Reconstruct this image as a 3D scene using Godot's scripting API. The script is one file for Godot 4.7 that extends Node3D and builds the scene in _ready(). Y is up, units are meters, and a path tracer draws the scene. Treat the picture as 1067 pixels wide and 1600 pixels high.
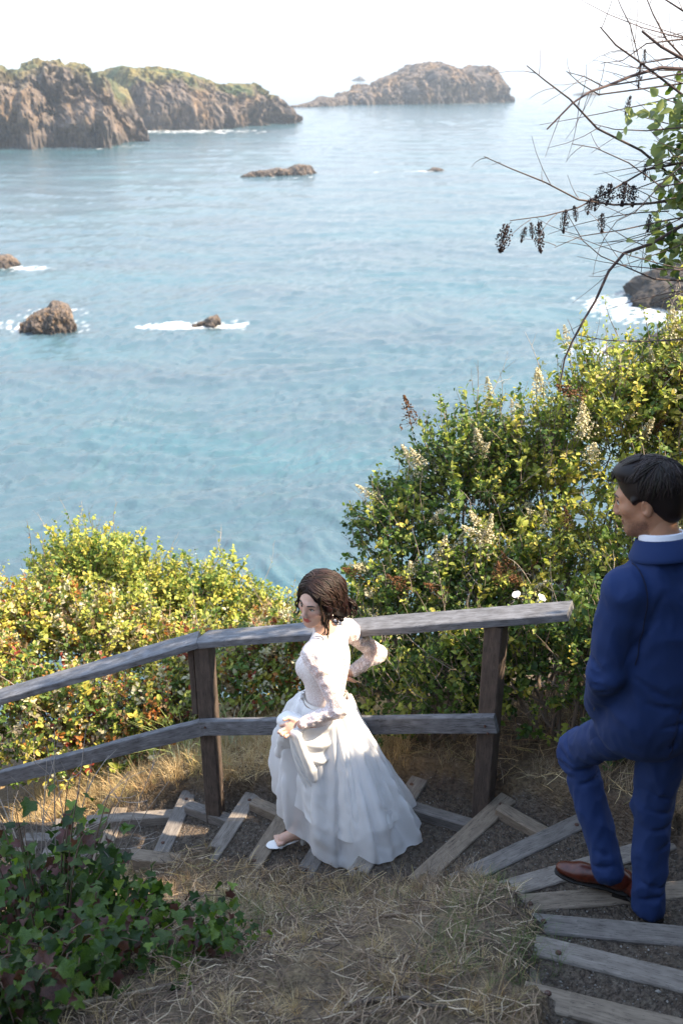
extends Node3D
# A cliff stair above the sea: a couple walking down, weathered handrail, shrubs, sea stacks in haze.

var rng := RandomNumberGenerator.new()
var nz := FastNoiseLite.new()
var nz2 := FastNoiseLite.new()
var nz3 := FastNoiseLite.new()
var nzc := FastNoiseLite.new()
var M := {}
var sun_from := Vector3(1.0, 0.0, 0.16)
const SUN_ELEVATION := 45.0

func _ready() -> void:
	rng.seed = 20
	nz.seed = 3
	nz.noise_type = FastNoiseLite.TYPE_SIMPLEX_SMOOTH
	nz.frequency = 1.0
	nz.fractal_type = FastNoiseLite.FRACTAL_FBM
	nz.fractal_octaves = 3
	nz2.seed = 11
	nz2.noise_type = FastNoiseLite.TYPE_SIMPLEX
	nz2.frequency = 1.0
	nz2.fractal_type = FastNoiseLite.FRACTAL_RIDGED
	nz2.fractal_octaves = 4
	nzc.seed = 5
	nzc.noise_type = FastNoiseLite.TYPE_CELLULAR
	nzc.cellular_return_type = FastNoiseLite.RETURN_CELL_VALUE
	nzc.frequency = 1.0
	nzc.fractal_type = FastNoiseLite.FRACTAL_NONE
	nzc.domain_warp_enabled = true
	nzc.domain_warp_amplitude = 0.6
	nzc.domain_warp_frequency = 0.7
	nz3.seed = 21
	nz3.noise_type = FastNoiseLite.TYPE_SIMPLEX_SMOOTH
	nz3.frequency = 1.0
	nz3.fractal_type = FastNoiseLite.FRACTAL_NONE
	stage_camera()
	stage_light()
	materials()
	build_ground()
	build_sea()
	build_rocks()
	build_steps()
	build_railing()
	build_plants()
	build_people()
	build_details()

func stage_camera() -> void:
	var cam := Camera3D.new()
	cam.name = "camera"
	var lens := CameraAttributesPhysical.new()
	lens.frustum_focal_length = 23.34
	lens.exposure_aperture = 2.3
	lens.frustum_focus_distance = 4.75
	lens.frustum_near = 0.05
	lens.frustum_far = 20000.0
	cam.attributes = lens
	cam.near = 0.05
	cam.far = 20000.0
	cam.fov = 54.42
	cam.position = Vector3(0, 25, 0)
	cam.rotation_degrees = Vector3(-24.5, 0, 0)
	add_child(cam)
	cam.fov = 54.42

func stage_light() -> void:
	var e := Environment.new()
	e.background_mode = Environment.BG_SKY
	var sm := ProceduralSkyMaterial.new()
	sm.sky_top_color = Color(0.60, 0.71, 0.86)
	sm.sky_horizon_color = Color(0.72, 0.725, 0.73)
	sm.sky_curve = 0.55
	sm.ground_horizon_color = Color(0.60, 0.63, 0.65)
	sm.ground_bottom_color = Color(0.30, 0.38, 0.42)
	sm.sun_angle_max = 1.0
	sm.sky_energy_multiplier = 1.0
	var sky := Sky.new()
	sky.sky_material = sm
	e.sky = sky
	e.tonemap_mode = Environment.TONE_MAPPER_LINEAR
	e.tonemap_exposure = 3.2
	e.fog_enabled = true
	e.fog_density = 0.0003
	e.fog_light_color = Color(0.86, 0.93, 1.0)
	e.sdfgi_enabled = true
	e.ssao_enabled = true
	e.ssil_enabled = true
	var we := WorldEnvironment.new()
	we.name = "environment"
	we.environment = e
	add_child(we)
	var s := DirectionalLight3D.new()
	s.name = "sun"
	s.light_energy = 1.6
	s.light_angular_distance = 0.6
	s.light_color = Color(1.0, 0.92, 0.80)
	s.shadow_enabled = true
	var f := sun_from.normalized() * cos(deg_to_rad(SUN_ELEVATION)) + Vector3.UP * sin(deg_to_rad(SUN_ELEVATION))
	add_child(s)
	s.look_at_from_position(f * 50.0, Vector3.ZERO, Vector3.UP)

# ---------------------------------------------------------------- helpers

class MB:
	var v := PackedVector3Array()
	var n := PackedVector3Array()
	var c := PackedColorArray()
	var uv := PackedVector2Array()
	var i := PackedInt32Array()
	var has_c := false
	var has_uv := false
	func vert(p: Vector3, col := Color.WHITE, t := Vector2.ZERO) -> int:
		v.append(p)
		c.append(col)
		uv.append(t)
		return v.size() - 1
	func tri(a: int, b: int, d: int) -> void:
		i.append(a); i.append(b); i.append(d)
	func quad(a: int, b: int, d: int, e: int) -> void:
		i.append(a); i.append(b); i.append(d)
		i.append(a); i.append(d); i.append(e)
	func flat_quad(a: Vector3, b: Vector3, d: Vector3, e: Vector3, col := Color.WHITE, u0 := Vector2.ZERO, u1 := Vector2.ONE) -> void:
		var k := vert(a, col, u0)
		vert(b, col, Vector2(u1.x, u0.y))
		vert(d, col, u1)
		vert(e, col, Vector2(u0.x, u1.y))
		quad(k, k + 1, k + 2, k + 3)
	func done() -> ArrayMesh:
		var m := ArrayMesh.new()
		if i.is_empty():
			return m
		if n.size() != v.size():
			n.resize(v.size())
			n.fill(Vector3.ZERO)
			for t in range(0, i.size(), 3):
				var a := i[t]
				var b := i[t + 1]
				var d := i[t + 2]
				var w := (v[d] - v[a]).cross(v[b] - v[a])
				n[a] += w
				n[b] += w
				n[d] += w
			for t in n.size():
				n[t] = n[t].normalized() if n[t].length_squared() > 1e-20 else Vector3.UP
		var arr := []
		arr.resize(Mesh.ARRAY_MAX)
		arr[Mesh.ARRAY_VERTEX] = v
		arr[Mesh.ARRAY_NORMAL] = n
		if has_c:
			arr[Mesh.ARRAY_COLOR] = c
		if has_uv:
			arr[Mesh.ARRAY_TEX_UV] = uv
		arr[Mesh.ARRAY_INDEX] = i
		m.add_surface_from_arrays(Mesh.PRIMITIVE_TRIANGLES, arr)
		return m
	# tapered tube along points; r per point
	func tube(pts: PackedVector3Array, r: PackedFloat32Array, sides := 6, col := Color.WHITE, cap := true) -> void:
		var prev := Vector3.ZERO
		var first := v.size()
		for k in pts.size():
			var t: Vector3
			if k == 0:
				t = pts[1] - pts[0]
			elif k == pts.size() - 1:
				t = pts[k] - pts[k - 1]
			else:
				t = pts[k + 1] - pts[k - 1]
			t = t.normalized() if t.length_squared() > 1e-16 else Vector3.UP
			if k == 0:
				prev = t.cross(Vector3.UP if absf(t.y) < 0.9 else Vector3.RIGHT).normalized()
			prev = (prev - t * prev.dot(t))
			prev = prev.normalized() if prev.length_squared() > 1e-12 else t.cross(Vector3(0.3, 0.5, 0.8)).normalized()
			var bn := t.cross(prev)
			for s in sides:
				var a := TAU * s / sides
				vert(pts[k] + (prev * cos(a) + bn * sin(a)) * r[k], col, Vector2(float(s) / sides, float(k)))
		for k in pts.size() - 1:
			for s in sides:
				var a := first + k * sides + s
				var b := first + k * sides + (s + 1) % sides
				quad(a, b, b + sides, a + sides)
		if cap:
			for e in 2:
				var kk := 0 if e == 0 else pts.size() - 1
				var ctr := vert(pts[kk], col)
				for s in sides:
					var a := first + kk * sides + s
					var b := first + kk * sides + (s + 1) % sides
					if e == 0:
						tri(ctr, b, a)
					else:
						tri(ctr, a, b)

func node(called: String, where := Vector3.ZERO, parent: Node = null) -> Node3D:
	var o := Node3D.new()
	o.name = called
	o.position = where
	(parent if parent else self).add_child(o, true)
	return o

func obj(called: String, mesh: Mesh, mat: Material, parent: Node = null, where := Transform3D.IDENTITY) -> MeshInstance3D:
	var o := MeshInstance3D.new()
	o.name = called
	o.mesh = mesh
	o.material_override = mat
	o.transform = where
	(parent if parent else self).add_child(o, true)
	return o

var used := {}
func numbered(called: String) -> String:
	var k: int = used.get(called, 0)
	used[called] = k + 1
	return called if k == 0 else "%s_%03d" % [called, k]

func tag(o: Node, label: String, category: String, group := "", kind := "") -> void:
	if label: o.set_meta("label", label)
	if category: o.set_meta("category", category)
	if group: o.set_meta("group", group)
	if kind: o.set_meta("kind", kind)

func thing(called: String, label: String, category: String, where := Vector3.ZERO, group := "") -> Node3D:
	var o := node(numbered(called), where)
	tag(o, label, category, group)
	return o

func multi(called: String, mesh: Mesh, mat: Material, xf: Array, cols: Array, parent: Node = null) -> MultiMeshInstance3D:
	var mm := MultiMesh.new()
	mm.transform_format = MultiMesh.TRANSFORM_3D
	mm.use_colors = cols.size() > 0
	mm.mesh = mesh
	mm.instance_count = xf.size()
	var st := 16 if cols.size() > 0 else 12
	var b := PackedFloat32Array()
	b.resize(xf.size() * st)
	for k in xf.size():
		var t: Transform3D = xf[k]
		var o := k * st
		b[o] = t.basis.x.x; b[o + 1] = t.basis.y.x; b[o + 2] = t.basis.z.x; b[o + 3] = t.origin.x
		b[o + 4] = t.basis.x.y; b[o + 5] = t.basis.y.y; b[o + 6] = t.basis.z.y; b[o + 7] = t.origin.y
		b[o + 8] = t.basis.x.z; b[o + 9] = t.basis.y.z; b[o + 10] = t.basis.z.z; b[o + 11] = t.origin.z
		if st == 16:
			var cc: Color = cols[k]
			b[o + 12] = cc.r; b[o + 13] = cc.g; b[o + 14] = cc.b; b[o + 15] = 1.0
	mm.buffer = b
	var o2 := MultiMeshInstance3D.new()
	o2.name = called
	o2.multimesh = mm
	o2.material_override = mat
	(parent if parent else self).add_child(o2, true)
	return o2

func rr(a: float, b: float) -> float:
	return rng.randf_range(a, b)

func rdir() -> Vector3:
	var y := rr(-1, 1)
	var a := rr(0, TAU)
	var q := sqrt(1.0 - y * y)
	return Vector3(q * cos(a), y, q * sin(a))

func lin(r: float, g: float, b: float) -> Color:
	return Color(r, g, b).linear_to_srgb()

func mat(col: Color, rough := 0.8, vc := false) -> StandardMaterial3D:
	var m := StandardMaterial3D.new()
	m.albedo_color = col
	m.roughness = rough
	m.vertex_color_use_as_albedo = vc
	return m

func noise_tex(freq: float, size := 512, ramp: Gradient = null, normal := false, bump := 4.0, type := FastNoiseLite.TYPE_SIMPLEX, oct := 4, sd := 1, frac := FastNoiseLite.FRACTAL_FBM) -> NoiseTexture2D:
	var t := NoiseTexture2D.new()
	var f := FastNoiseLite.new()
	f.noise_type = type
	f.frequency = freq
	f.fractal_type = frac
	f.fractal_octaves = oct
	f.seed = sd
	t.width = size
	t.height = size
	t.seamless = true
	t.noise = f
	t.generate_mipmaps = false
	if ramp: t.color_ramp = ramp
	if normal:
		t.as_normal_map = true
		t.bump_strength = bump
	return t

func grad(stops: Array) -> Gradient:
	var g := Gradient.new()
	var o := PackedFloat32Array()
	var c := PackedColorArray()
	for s in stops:
		o.append(s[0])
		c.append(s[1])
	g.offsets = o
	g.colors = c
	return g

func wood_texture(base_a: Color, base_b: Color, sd: int) -> ImageTexture:
	var f := FastNoiseLite.new()
	f.seed = sd
	f.frequency = 1.0
	f.fractal_octaves = 3
	var im := Image.create(512, 256, false, Image.FORMAT_RGB8)
	for y in 256:
		for x in 512:
			var w := f.get_noise_3d(x * 0.006, y * 0.012, 7.0) * 1.2
			var g := f.get_noise_2d(x * 0.009 + w, y * 0.16 + w * 2.0) * 0.5 + 0.5
			var fine := f.get_noise_2d(x * 0.03, y * 0.75 + 40.0) * 0.5 + 0.5
			var blot := f.get_noise_2d(x * 0.02 + 90.0, y * 0.03) * 0.5 + 0.5
			var t := clampf(g * 0.55 + fine * 0.35 + (blot - 0.5) * 0.5, 0.0, 1.0)
			var col := base_a.lerp(base_b, t)
			if fine < 0.30 and g < 0.5:
				col = col * 0.62
			im.set_pixel(x, y, col)
	return ImageTexture.create_from_image(im)

func materials() -> void:
	var w := mat(Color.WHITE, 0.82)
	w.albedo_texture = wood_texture(Color(0.25, 0.245, 0.25), Color(0.57, 0.575, 0.60), 4)
	w.uv1_scale = Vector3(0.9, 2.2, 1)
	w.heightmap_enabled = true
	w.heightmap_texture = w.albedo_texture
	w.heightmap_scale = 0.25
	M.rail_wood = w
	var pw := mat(Color.WHITE, 0.85)
	pw.albedo_texture = wood_texture(Color(0.20, 0.165, 0.145), Color(0.42, 0.36, 0.32), 9)
	pw.uv1_scale = Vector3(0.9, 2.2, 1)
	pw.heightmap_enabled = true
	pw.heightmap_texture = pw.albedo_texture
	pw.heightmap_scale = 0.2
	M.post_wood = pw
	for k in 3:
		var b := mat([Color(1, 1, 1), Color(0.9, 0.91, 0.93), Color(1.0, 0.96, 0.9)][k], 0.88)
		b.albedo_texture = wood_texture(Color(0.34, 0.31, 0.285), Color(0.60, 0.565, 0.53), 20 + k)
		b.uv1_scale = Vector3(1.0, 2.6, 1)
		b.uv1_offset = Vector3(0.3 * k, 0.17 * k, 0)
		b.heightmap_enabled = true
		b.heightmap_texture = b.albedo_texture
		b.heightmap_scale = 0.25
		M["step_wood_%d" % k] = b
	var g := mat(Color.WHITE, 0.95, true)
	g.uv1_triplanar = true
	g.uv1_world_triplanar = true
	g.uv1_scale = Vector3(1.3, 1.3, 1.3)
	g.albedo_texture = noise_tex(0.02, 1024, grad([[0.0, Color(0.5, 0.47, 0.45)], [0.42, Color(0.78, 0.76, 0.74)], [0.62, Color(0.9, 0.89, 0.87)], [1.0, Color(1, 1, 1)]]), false, 4, FastNoiseLite.TYPE_SIMPLEX, 6, 5)
	g.heightmap_enabled = true
	g.heightmap_texture = noise_tex(0.035, 1024, null, false, 4, FastNoiseLite.TYPE_SIMPLEX, 6, 8)
	g.heightmap_scale = 2.0
	M.ground = g
	var s := mat(Color.WHITE, 0.10, true)
	s.metallic_specular = 0.5
	s.normal_enabled = true
	s.normal_texture = noise_tex(0.012, 1024, null, true, 8.0, FastNoiseLite.TYPE_SIMPLEX, 5, 31)
	s.uv1_triplanar = true
	s.uv1_world_triplanar = true
	s.uv1_scale = Vector3(0.10, 0.10, 0.34)
	s.normal_scale = 0.9
	M.sea = s
	var r := mat(Color.WHITE, 0.92, true)
	r.uv1_triplanar = true
	r.uv1_world_triplanar = true
	r.uv1_scale = Vector3(0.06, 0.035, 0.06)
	r.albedo_texture = noise_tex(0.02, 512, grad([[0.0, Color(0.42, 0.39, 0.38)], [0.4, Color(0.75, 0.72, 0.7)], [0.7, Color(1, 0.97, 0.93)], [1.0, Color(1, 1, 1)]]), false, 4, FastNoiseLite.TYPE_SIMPLEX, 6, 6)
	M.rock = r
	M.iron = mat(Color(0.30, 0.20, 0.16), 0.75)
	M.bark = mat(Color.WHITE, 0.9, true)
	var lf := mat(Color.WHITE, 0.52, true)
	lf.backlight_enabled = true
	lf.backlight = lin(0.75, 0.85, 0.35)
	lf.metallic_specular = 0.4
	M.leaf = lf
	var gr := mat(Color.WHITE, 0.75, true)
	gr.backlight_enabled = true
	gr.backlight = lin(0.5, 0.5, 0.4)
	M.grass = gr
	M.straw = mat(Color.WHITE, 0.85, true)
	M.pebble = mat(Color.WHITE, 0.9, true)
# ---------------------------------------------------------------- ground

# timber risers: inner end x, z; direction x, z; length; top height; material
var boards := [
	[0.56, -1.66, 0.94, 0.34, 0.95, 22.585], [0.57, -1.95, 0.95, 0.31, 0.95, 22.45],
	[0.575, -2.235, 0.957, 0.29, 0.95, 22.316], [0.675, -2.545, 0.949, 0.315, 0.90, 22.183], [0.70, -2.765, 0.994, 0.11, 0.9, 22.05],
	[0.68, -2.985, 0.994, -0.11, 0.90, 21.917], [0.66, -3.18, 0.943, -0.333, 0.88, 21.784], [0.50, -3.37, 0.857, -0.515, 0.82, 21.651],
	[0.335, -3.485, 0.662, -0.749, 0.80, 21.518], [0.06, -3.65, 0.45, -0.893, 0.82, 21.385], [-0.20, -3.80, 0.40, -0.917, 0.80, 21.252],
	[-0.48, -3.985, 0.37, -0.93, 0.72, 21.119], [-0.735, -4.19, 0.345, -0.938, 0.59, 20.986], [-1.035, -4.39, 0.17, -0.985, 0.56, 20.853],
	[-1.42, -4.42, 0.06, -0.998, 0.5, 20.72], [-1.78, -4.46, 0.02, -1.0, 0.5, 20.587]]

var ctrl := [
	Vector3(0, 23.35, 0), Vector3(-2, 23.3, 0), Vector3(2.2, 23.6, 0), Vector3(4, 24.2, 0), Vector3(0, 24.6, 3), Vector3(-4, 23.6, 2), Vector3(4, 25.2, 3),
	Vector3(0.5, 22.36, -2.2), Vector3(-0.06, 22.40, -2.05), Vector3(-1.0, 22.3, -2.05), Vector3(0.42, 22.08, -2.78), Vector3(-0.08, 21.9, -2.87), Vector3(-0.62, 21.72, -3.06), Vector3(-1.31, 21.45, -3.3),
	Vector3(0.28, 21.60, -3.33), Vector3(-0.05, 21.38, -3.6), Vector3(-0.38, 21.2, -3.85), Vector3(-0.7, 21.02, -4.08), Vector3(-1.15, 20.80, -4.2), Vector3(-2, 21.0, -3.5), Vector3(-2.5, 21.9, -2),
	Vector3(-1.5, 20.68, -4.75), Vector3(-2.0, 20.45, -4.9), Vector3(-3, 20.0, -5.2),
	Vector3(-0.95, 20.93, -5.02), Vector3(-0.5, 21.05, -4.85), Vector3(-0.2, 21.2, -4.65), Vector3(0.3, 21.42, -4.5), Vector3(0.8, 21.6, -4.22), Vector3(1.1, 21.72, -3.95), Vector3(1.45, 21.9, -3.6), Vector3(1.8, 22.08, -3), Vector3(1.95, 22.4, -2.3), Vector3(2.0, 22.8, -1.5),
	Vector3(2.5, 22.2, -4), Vector3(4, 22.8, -4), Vector3(4, 23.3, -2), Vector3(3, 21.6, -6), Vector3(5, 21.8, -7),
	Vector3(-1, 20.6, -5.8), Vector3(0, 20.8, -5.8), Vector3(1, 21.1, -5.6), Vector3(-2.5, 19.8, -6.5), Vector3(-1, 19.7, -7.5), Vector3(0.5, 19.8, -7.5), Vector3(2, 20.3, -7.5), Vector3(-4, 19.3, -7),
	Vector3(-3, 18.4, -9), Vector3(0, 18.3, -9.5), Vector3(3, 19.0, -9.5), Vector3(-6, 19.4, -5), Vector3(7, 20, -9), Vector3(-7, 22.0, 1), Vector3(8, 24.5, -1)]
var tps := PackedFloat64Array()
const GX0 := -9.0
const GZ0 := -12.0
const GS := 0.2
const GNX := 91
const GNZ := 81
var coarse := PackedFloat32Array()

func tps_phi(r2: float) -> float:
	return 0.0 if r2 < 1e-9 else 0.5 * r2 * log(r2)

func solve_ground() -> void:
	var m := ctrl.size()
	var s := m + 3
	var a := []
	for i in s:
		var row := PackedFloat64Array()
		row.resize(s + 1)
		a.append(row)
	for i in m:
		var p: Vector3 = ctrl[i]
		for j in m:
			var q: Vector3 = ctrl[j]
			a[i][j] = tps_phi((p.x - q.x) ** 2 + (p.z - q.z) ** 2) + (0.02 if i == j else 0.0)
		a[i][m] = 1.0; a[i][m + 1] = p.x; a[i][m + 2] = p.z
		a[m][i] = 1.0; a[m + 1][i] = p.x; a[m + 2][i] = p.z
		a[i][s] = p.y
	for k in s:
		var piv := k
		for i in range(k + 1, s):
			if absf(a[i][k]) > absf(a[piv][k]): piv = i
		var tmp = a[k]; a[k] = a[piv]; a[piv] = tmp
		for i in range(k + 1, s):
			var f: float = a[i][k] / a[k][k]
			if f == 0.0: continue
			for j in range(k, s + 1):
				a[i][j] -= f * a[k][j]
	tps.resize(s)
	for k in range(s - 1, -1, -1):
		var t: float = a[k][s]
		for j in range(k + 1, s):
			t -= a[k][j] * tps[j]
		tps[k] = t / a[k][k]
	coarse.resize(GNX * GNZ)
	for iz in GNZ:
		for ix in GNX:
			var x := GX0 + ix * GS
			var z := GZ0 + iz * GS
			var y := tps[m] + tps[m + 1] * x + tps[m + 2] * z
			for i in m:
				var q: Vector3 = ctrl[i]
				y += tps[i] * tps_phi((x - q.x) ** 2 + (z - q.z) ** 2)
			coarse[iz * GNX + ix] = y

func natural(x: float, z: float) -> float:
	var fx := clampf((x - GX0) / GS, 0.0, GNX - 1.001)
	var fz := clampf((z - GZ0) / GS, 0.0, GNZ - 1.001)
	var ix := int(fx)
	var iz := int(fz)
	fx -= ix
	fz -= iz
	var o := iz * GNX + ix
	var y := lerpf(lerpf(coarse[o], coarse[o + 1], fx), lerpf(coarse[o + GNX], coarse[o + GNX + 1], fx), fz)
	var far := maxf(maxf(-z - 9.5, absf(x) * 0.25 - 2.0), 0.0)
	if -z > 9.5:
		y = minf(y, lerpf(y, 18.2 - (-z - 9.5) * 1.15, smoothstep(9.5, 13.0, -z)))
	if z > 3.5 or far > 0.0:
		y += (nz.get_noise_2d(x * 0.12, z * 0.12)) * 0.8 * smoothstep(0.0, 3.0, maxf(far, z - 3.5))
	return maxf(y, -4.0)

# (height, how much of the point belongs to the trodden stair)
func stair(x: float, z: float) -> Vector2:
	if x < -2.4 or x > 1.9 or z < -5.4 or z > -1.0:
		return Vector2(0, 0)
	var p := Vector2(x, z)
	var j := -1
	for k in boards.size():
		var b: Array = boards[k]
		var e := p - Vector2(b[0], b[1])
		if b[2] * e.y - b[3] * e.x < 0.0:
			j = k
	var lo: Array = boards[clampi(j + 1, 0, boards.size() - 1)]
	var hi: Array = boards[clampi(j, 0, boards.size() - 1)]
	var t0: float = (p - Vector2(hi[0], hi[1])).dot(Vector2(hi[2], hi[3]))
	var t1: float = (p - Vector2(lo[0], lo[1])).dot(Vector2(lo[2], lo[3]))
	var inn := minf(t0, t1)
	var out := maxf(t0 - hi[4], t1 - lo[4])
	var mask := smoothstep(-0.05, 0.03, inn) * (1.0 - smoothstep(-0.02, 0.06, out))
	return Vector2(lo[5] - 0.012, mask)

func ground(x: float, z: float) -> float:
	var y := natural(x, z)
	var d := Vector2(x, z)
	y += nz.get_noise_2d(x * 1.3, z * 1.3) * 0.05 + nz.get_noise_2d(x * 6.0 + 9.0, z * 6.0) * 0.014
	var s := stair(x, z)
	if s.y > 0.0:
		var ty := s.x + nz.get_noise_2d(x * 5.0, z * 5.0) * 0.010 + nz.get_noise_2d(x * 19.0, z * 19.0) * 0.004
		y = lerpf(y, ty, s.y)
	return y

func axis(lo: float, hi: float, fine_lo: float, fine_hi: float, step: float) -> PackedFloat32Array:
	var a := PackedFloat32Array()
	var left := []
	var t := fine_lo
	var s := step
	while t > lo:
		s *= 1.16
		t -= s
		left.push_front(maxf(t, lo))
	for k in left: a.append(k)
	t = fine_lo
	while t < fine_hi:
		a.append(t)
		t += step
	s = step
	while t < hi:
		a.append(t)
		s *= 1.16
		t += s
	a.append(hi)
	return a

func build_ground() -> void:
	solve_ground()
	var xs := axis(-60, 60, -2.3, 2.0, 0.022)
	var zs := axis(-34, 30, -5.5, -1.6, 0.022)
	var m := MB.new()
	m.has_c = true
	var w := xs.size()
	var soil := Color(0.115, 0.085, 0.062)
	var dust := Color(0.155, 0.125, 0.10)
	var strawc := Color(0.25, 0.185, 0.105)
	for z in zs:
		for x in xs:
			var y := ground(x, z)
			var s := stair(x, z).y
			var a := nz.get_noise_2d(x * 2.1, z * 2.1 + 30.0)
			var b := nz.get_noise_2d(x * 14.0, z * 14.0)
			var col := soil.lerp(dust, clampf(0.5 + b * 0.9, 0, 1)) if s > 0.5 else soil.lerp(strawc, clampf(0.5 + a * 0.7 + b * 0.4, 0, 1))
			m.vert(Vector3(x, y, z), col)
	for iz in zs.size() - 1:
		for ix in w - 1:
			var o := iz * w + ix
			m.quad(o, o + w, o + w + 1, o + 1)
	# wind clockwise seen from above
	for t in range(0, m.i.size(), 3):
		var k := m.i[t + 1]
		m.i[t + 1] = m.i[t + 2]
		m.i[t + 2] = k
	var o2 := obj("ground", m.done(), M.ground)
	tag(o2, "brown soil hillside falling away towards the sea", "ground", "", "structure")

# ---------------------------------------------------------------- sea
var foam_spots := []   # x, z, rx, rz, strength

func wave(x: float, z: float, d: float) -> float:
	var wx := x + nz.get_noise_2d(x * 0.02, z * 0.02) * 10.0
	var wz := z + nz.get_noise_2d(x * 0.02 + 50.0, z * 0.02) * 10.0
	var y := 0.10 * sin(wz * 0.42 + wx * 0.07) + 0.05 * sin(wz * 0.83 - wx * 0.19 + 1.0)
	y += 0.16 * nz.get_noise_2d(wx * 0.11, wz * 0.42)
	y += 0.22 * (nz.get_noise_2d(wx * 0.28 + 5.0, wz * 1.0)) * smoothstep(320.0, 90.0, d) + 0.12 * nz.get_noise_2d(wx * 0.7, wz * 2.3) * smoothstep(160.0, 60.0, d)
	return y

func build_sea() -> void:
	foam_spots = [[-31.0, -101.0, 4.6, 2.2, 0.7], [-31.5, -106.5, 3.5, 1.4, 0.6], [-17.6, -101.0, 2.6, 1.5, 1.5], [-13.2, -101.4, 3.2, 1.6, 1.0], [33.0, -108.0, 6.0, 7.0, 0.9], [27.0, -91.0, 6.0, 2.5, 0.8],
		[-41.0, -132.0, 3.5, 1.6, 0.8], [-60.0, -398.0, 30.0, 10.0, 0.9], [-84.0, -328.0, 24.0, 7.0, 0.5], [45.0, -655.0, 45.0, 14.0, 0.7], [-14.0, -243.0, 10.0, 3.0, 0.4], [18.0, -254.0, 9.0, 1.5, 0.7]]
	var m := MB.new()
	m.has_c = true
	var na := 460
	var nr := 620
	var r0 := 26.0
	var ratio := pow(900.0 / r0, 1.0 / (nr - 1))
	var deep := Color(0.050, 0.080, 0.102)
	var teal := Color(0.046, 0.104, 0.127)
	for k in nr:
		var r := r0 * pow(ratio, k)
		for j in na:
			var a := lerpf(-0.80, 0.80, float(j) / (na - 1))
			var x := r * sin(a)
			var z := -r * cos(a)
			var y := wave(x, z, r) * smoothstep(900.0, 500.0, r)
			# drifting patches of clearer and greener water
			var t := clampf(0.55 + nz.get_noise_2d(x * 0.018, z * 0.05 + 3.0) * 0.7, 0.0, 1.0)
			var col := deep.lerp(teal, t)
			var fo := 0.0
			for s in foam_spots:
				var ex: float = (x - s[0]) / s[2]
				var ez: float = (z - s[1]) / s[3]
				var q := ex * ex + ez * ez
				if q < 2.2:
					fo = maxf(fo, (1.0 - q * 0.45) * s[4])
			if fo > 0.0:
				var g := nz.get_noise_2d(x * 0.5, z * 0.9) * 0.7 + nz.get_noise_2d(x * 1.9, z * 3.0) * 0.6 + 0.1
				col = col.lerp(Color(0.75, 0.78, 0.80), clampf((fo * 0.9 + g - 0.62) * 2.2, 0.0, 0.95))
			m.vert(Vector3(x, y, z), col)
	for k in nr - 1:
		for j in na - 1:
			var o := k * na + j
			m.quad(o, o + na, o + na + 1, o + 1)
	# outer skirt to the horizon, and the shore side
	var base := m.v.size()
	var ring := []
	for j in na:
		var a := lerpf(-0.80, 0.80, float(j) / (na - 1))
		m.vert(Vector3(9000.0 * sin(a), 0, -9000.0 * cos(a)), deep.lerp(teal, 0.55))
	for j in na - 1:
		var o := (nr - 1) * na + j
		m.quad(o, base + j, base + j + 1, o + 1)
	var wide := m.v.size()
	for sgn in [-1, 1]:
		for k in 9:
			var aa: float = sgn * lerpf(0.80, 1.7, k / 8.0)
			m.vert(Vector3(20.0 * sin(aa), -0.02, -20.0 * cos(aa)), deep.lerp(teal, 0.55))
			m.vert(Vector3(9000.0 * sin(aa), -0.02, -9000.0 * cos(aa)), deep.lerp(teal, 0.55))
		for k in 8:
			var o := wide + k * 2
			if sgn > 0:
				m.quad(o, o + 1, o + 3, o + 2)
			else:
				m.quad(o, o + 2, o + 3, o + 1)
		wide = m.v.size()
	var o3 := obj("sea", m.done(), M.sea)
	tag(o3, "rippled blue green sea reaching to a hazy horizon", "sea", "", "structure")

# ---------------------------------------------------------------- sea rocks

func curve_at(prof: Array, t: float) -> float:
	if t <= prof[0][0]: return prof[0][1]
	for k in range(1, prof.size()):
		if t <= prof[k][0]:
			var f: float = (t - prof[k - 1][0]) / (prof[k][0] - prof[k - 1][0])
			return lerpf(prof[k - 1][1], prof[k][1], smoothstep(0.0, 1.0, f) * 0.5 + f * 0.5)
	return prof[-1][1]

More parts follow.
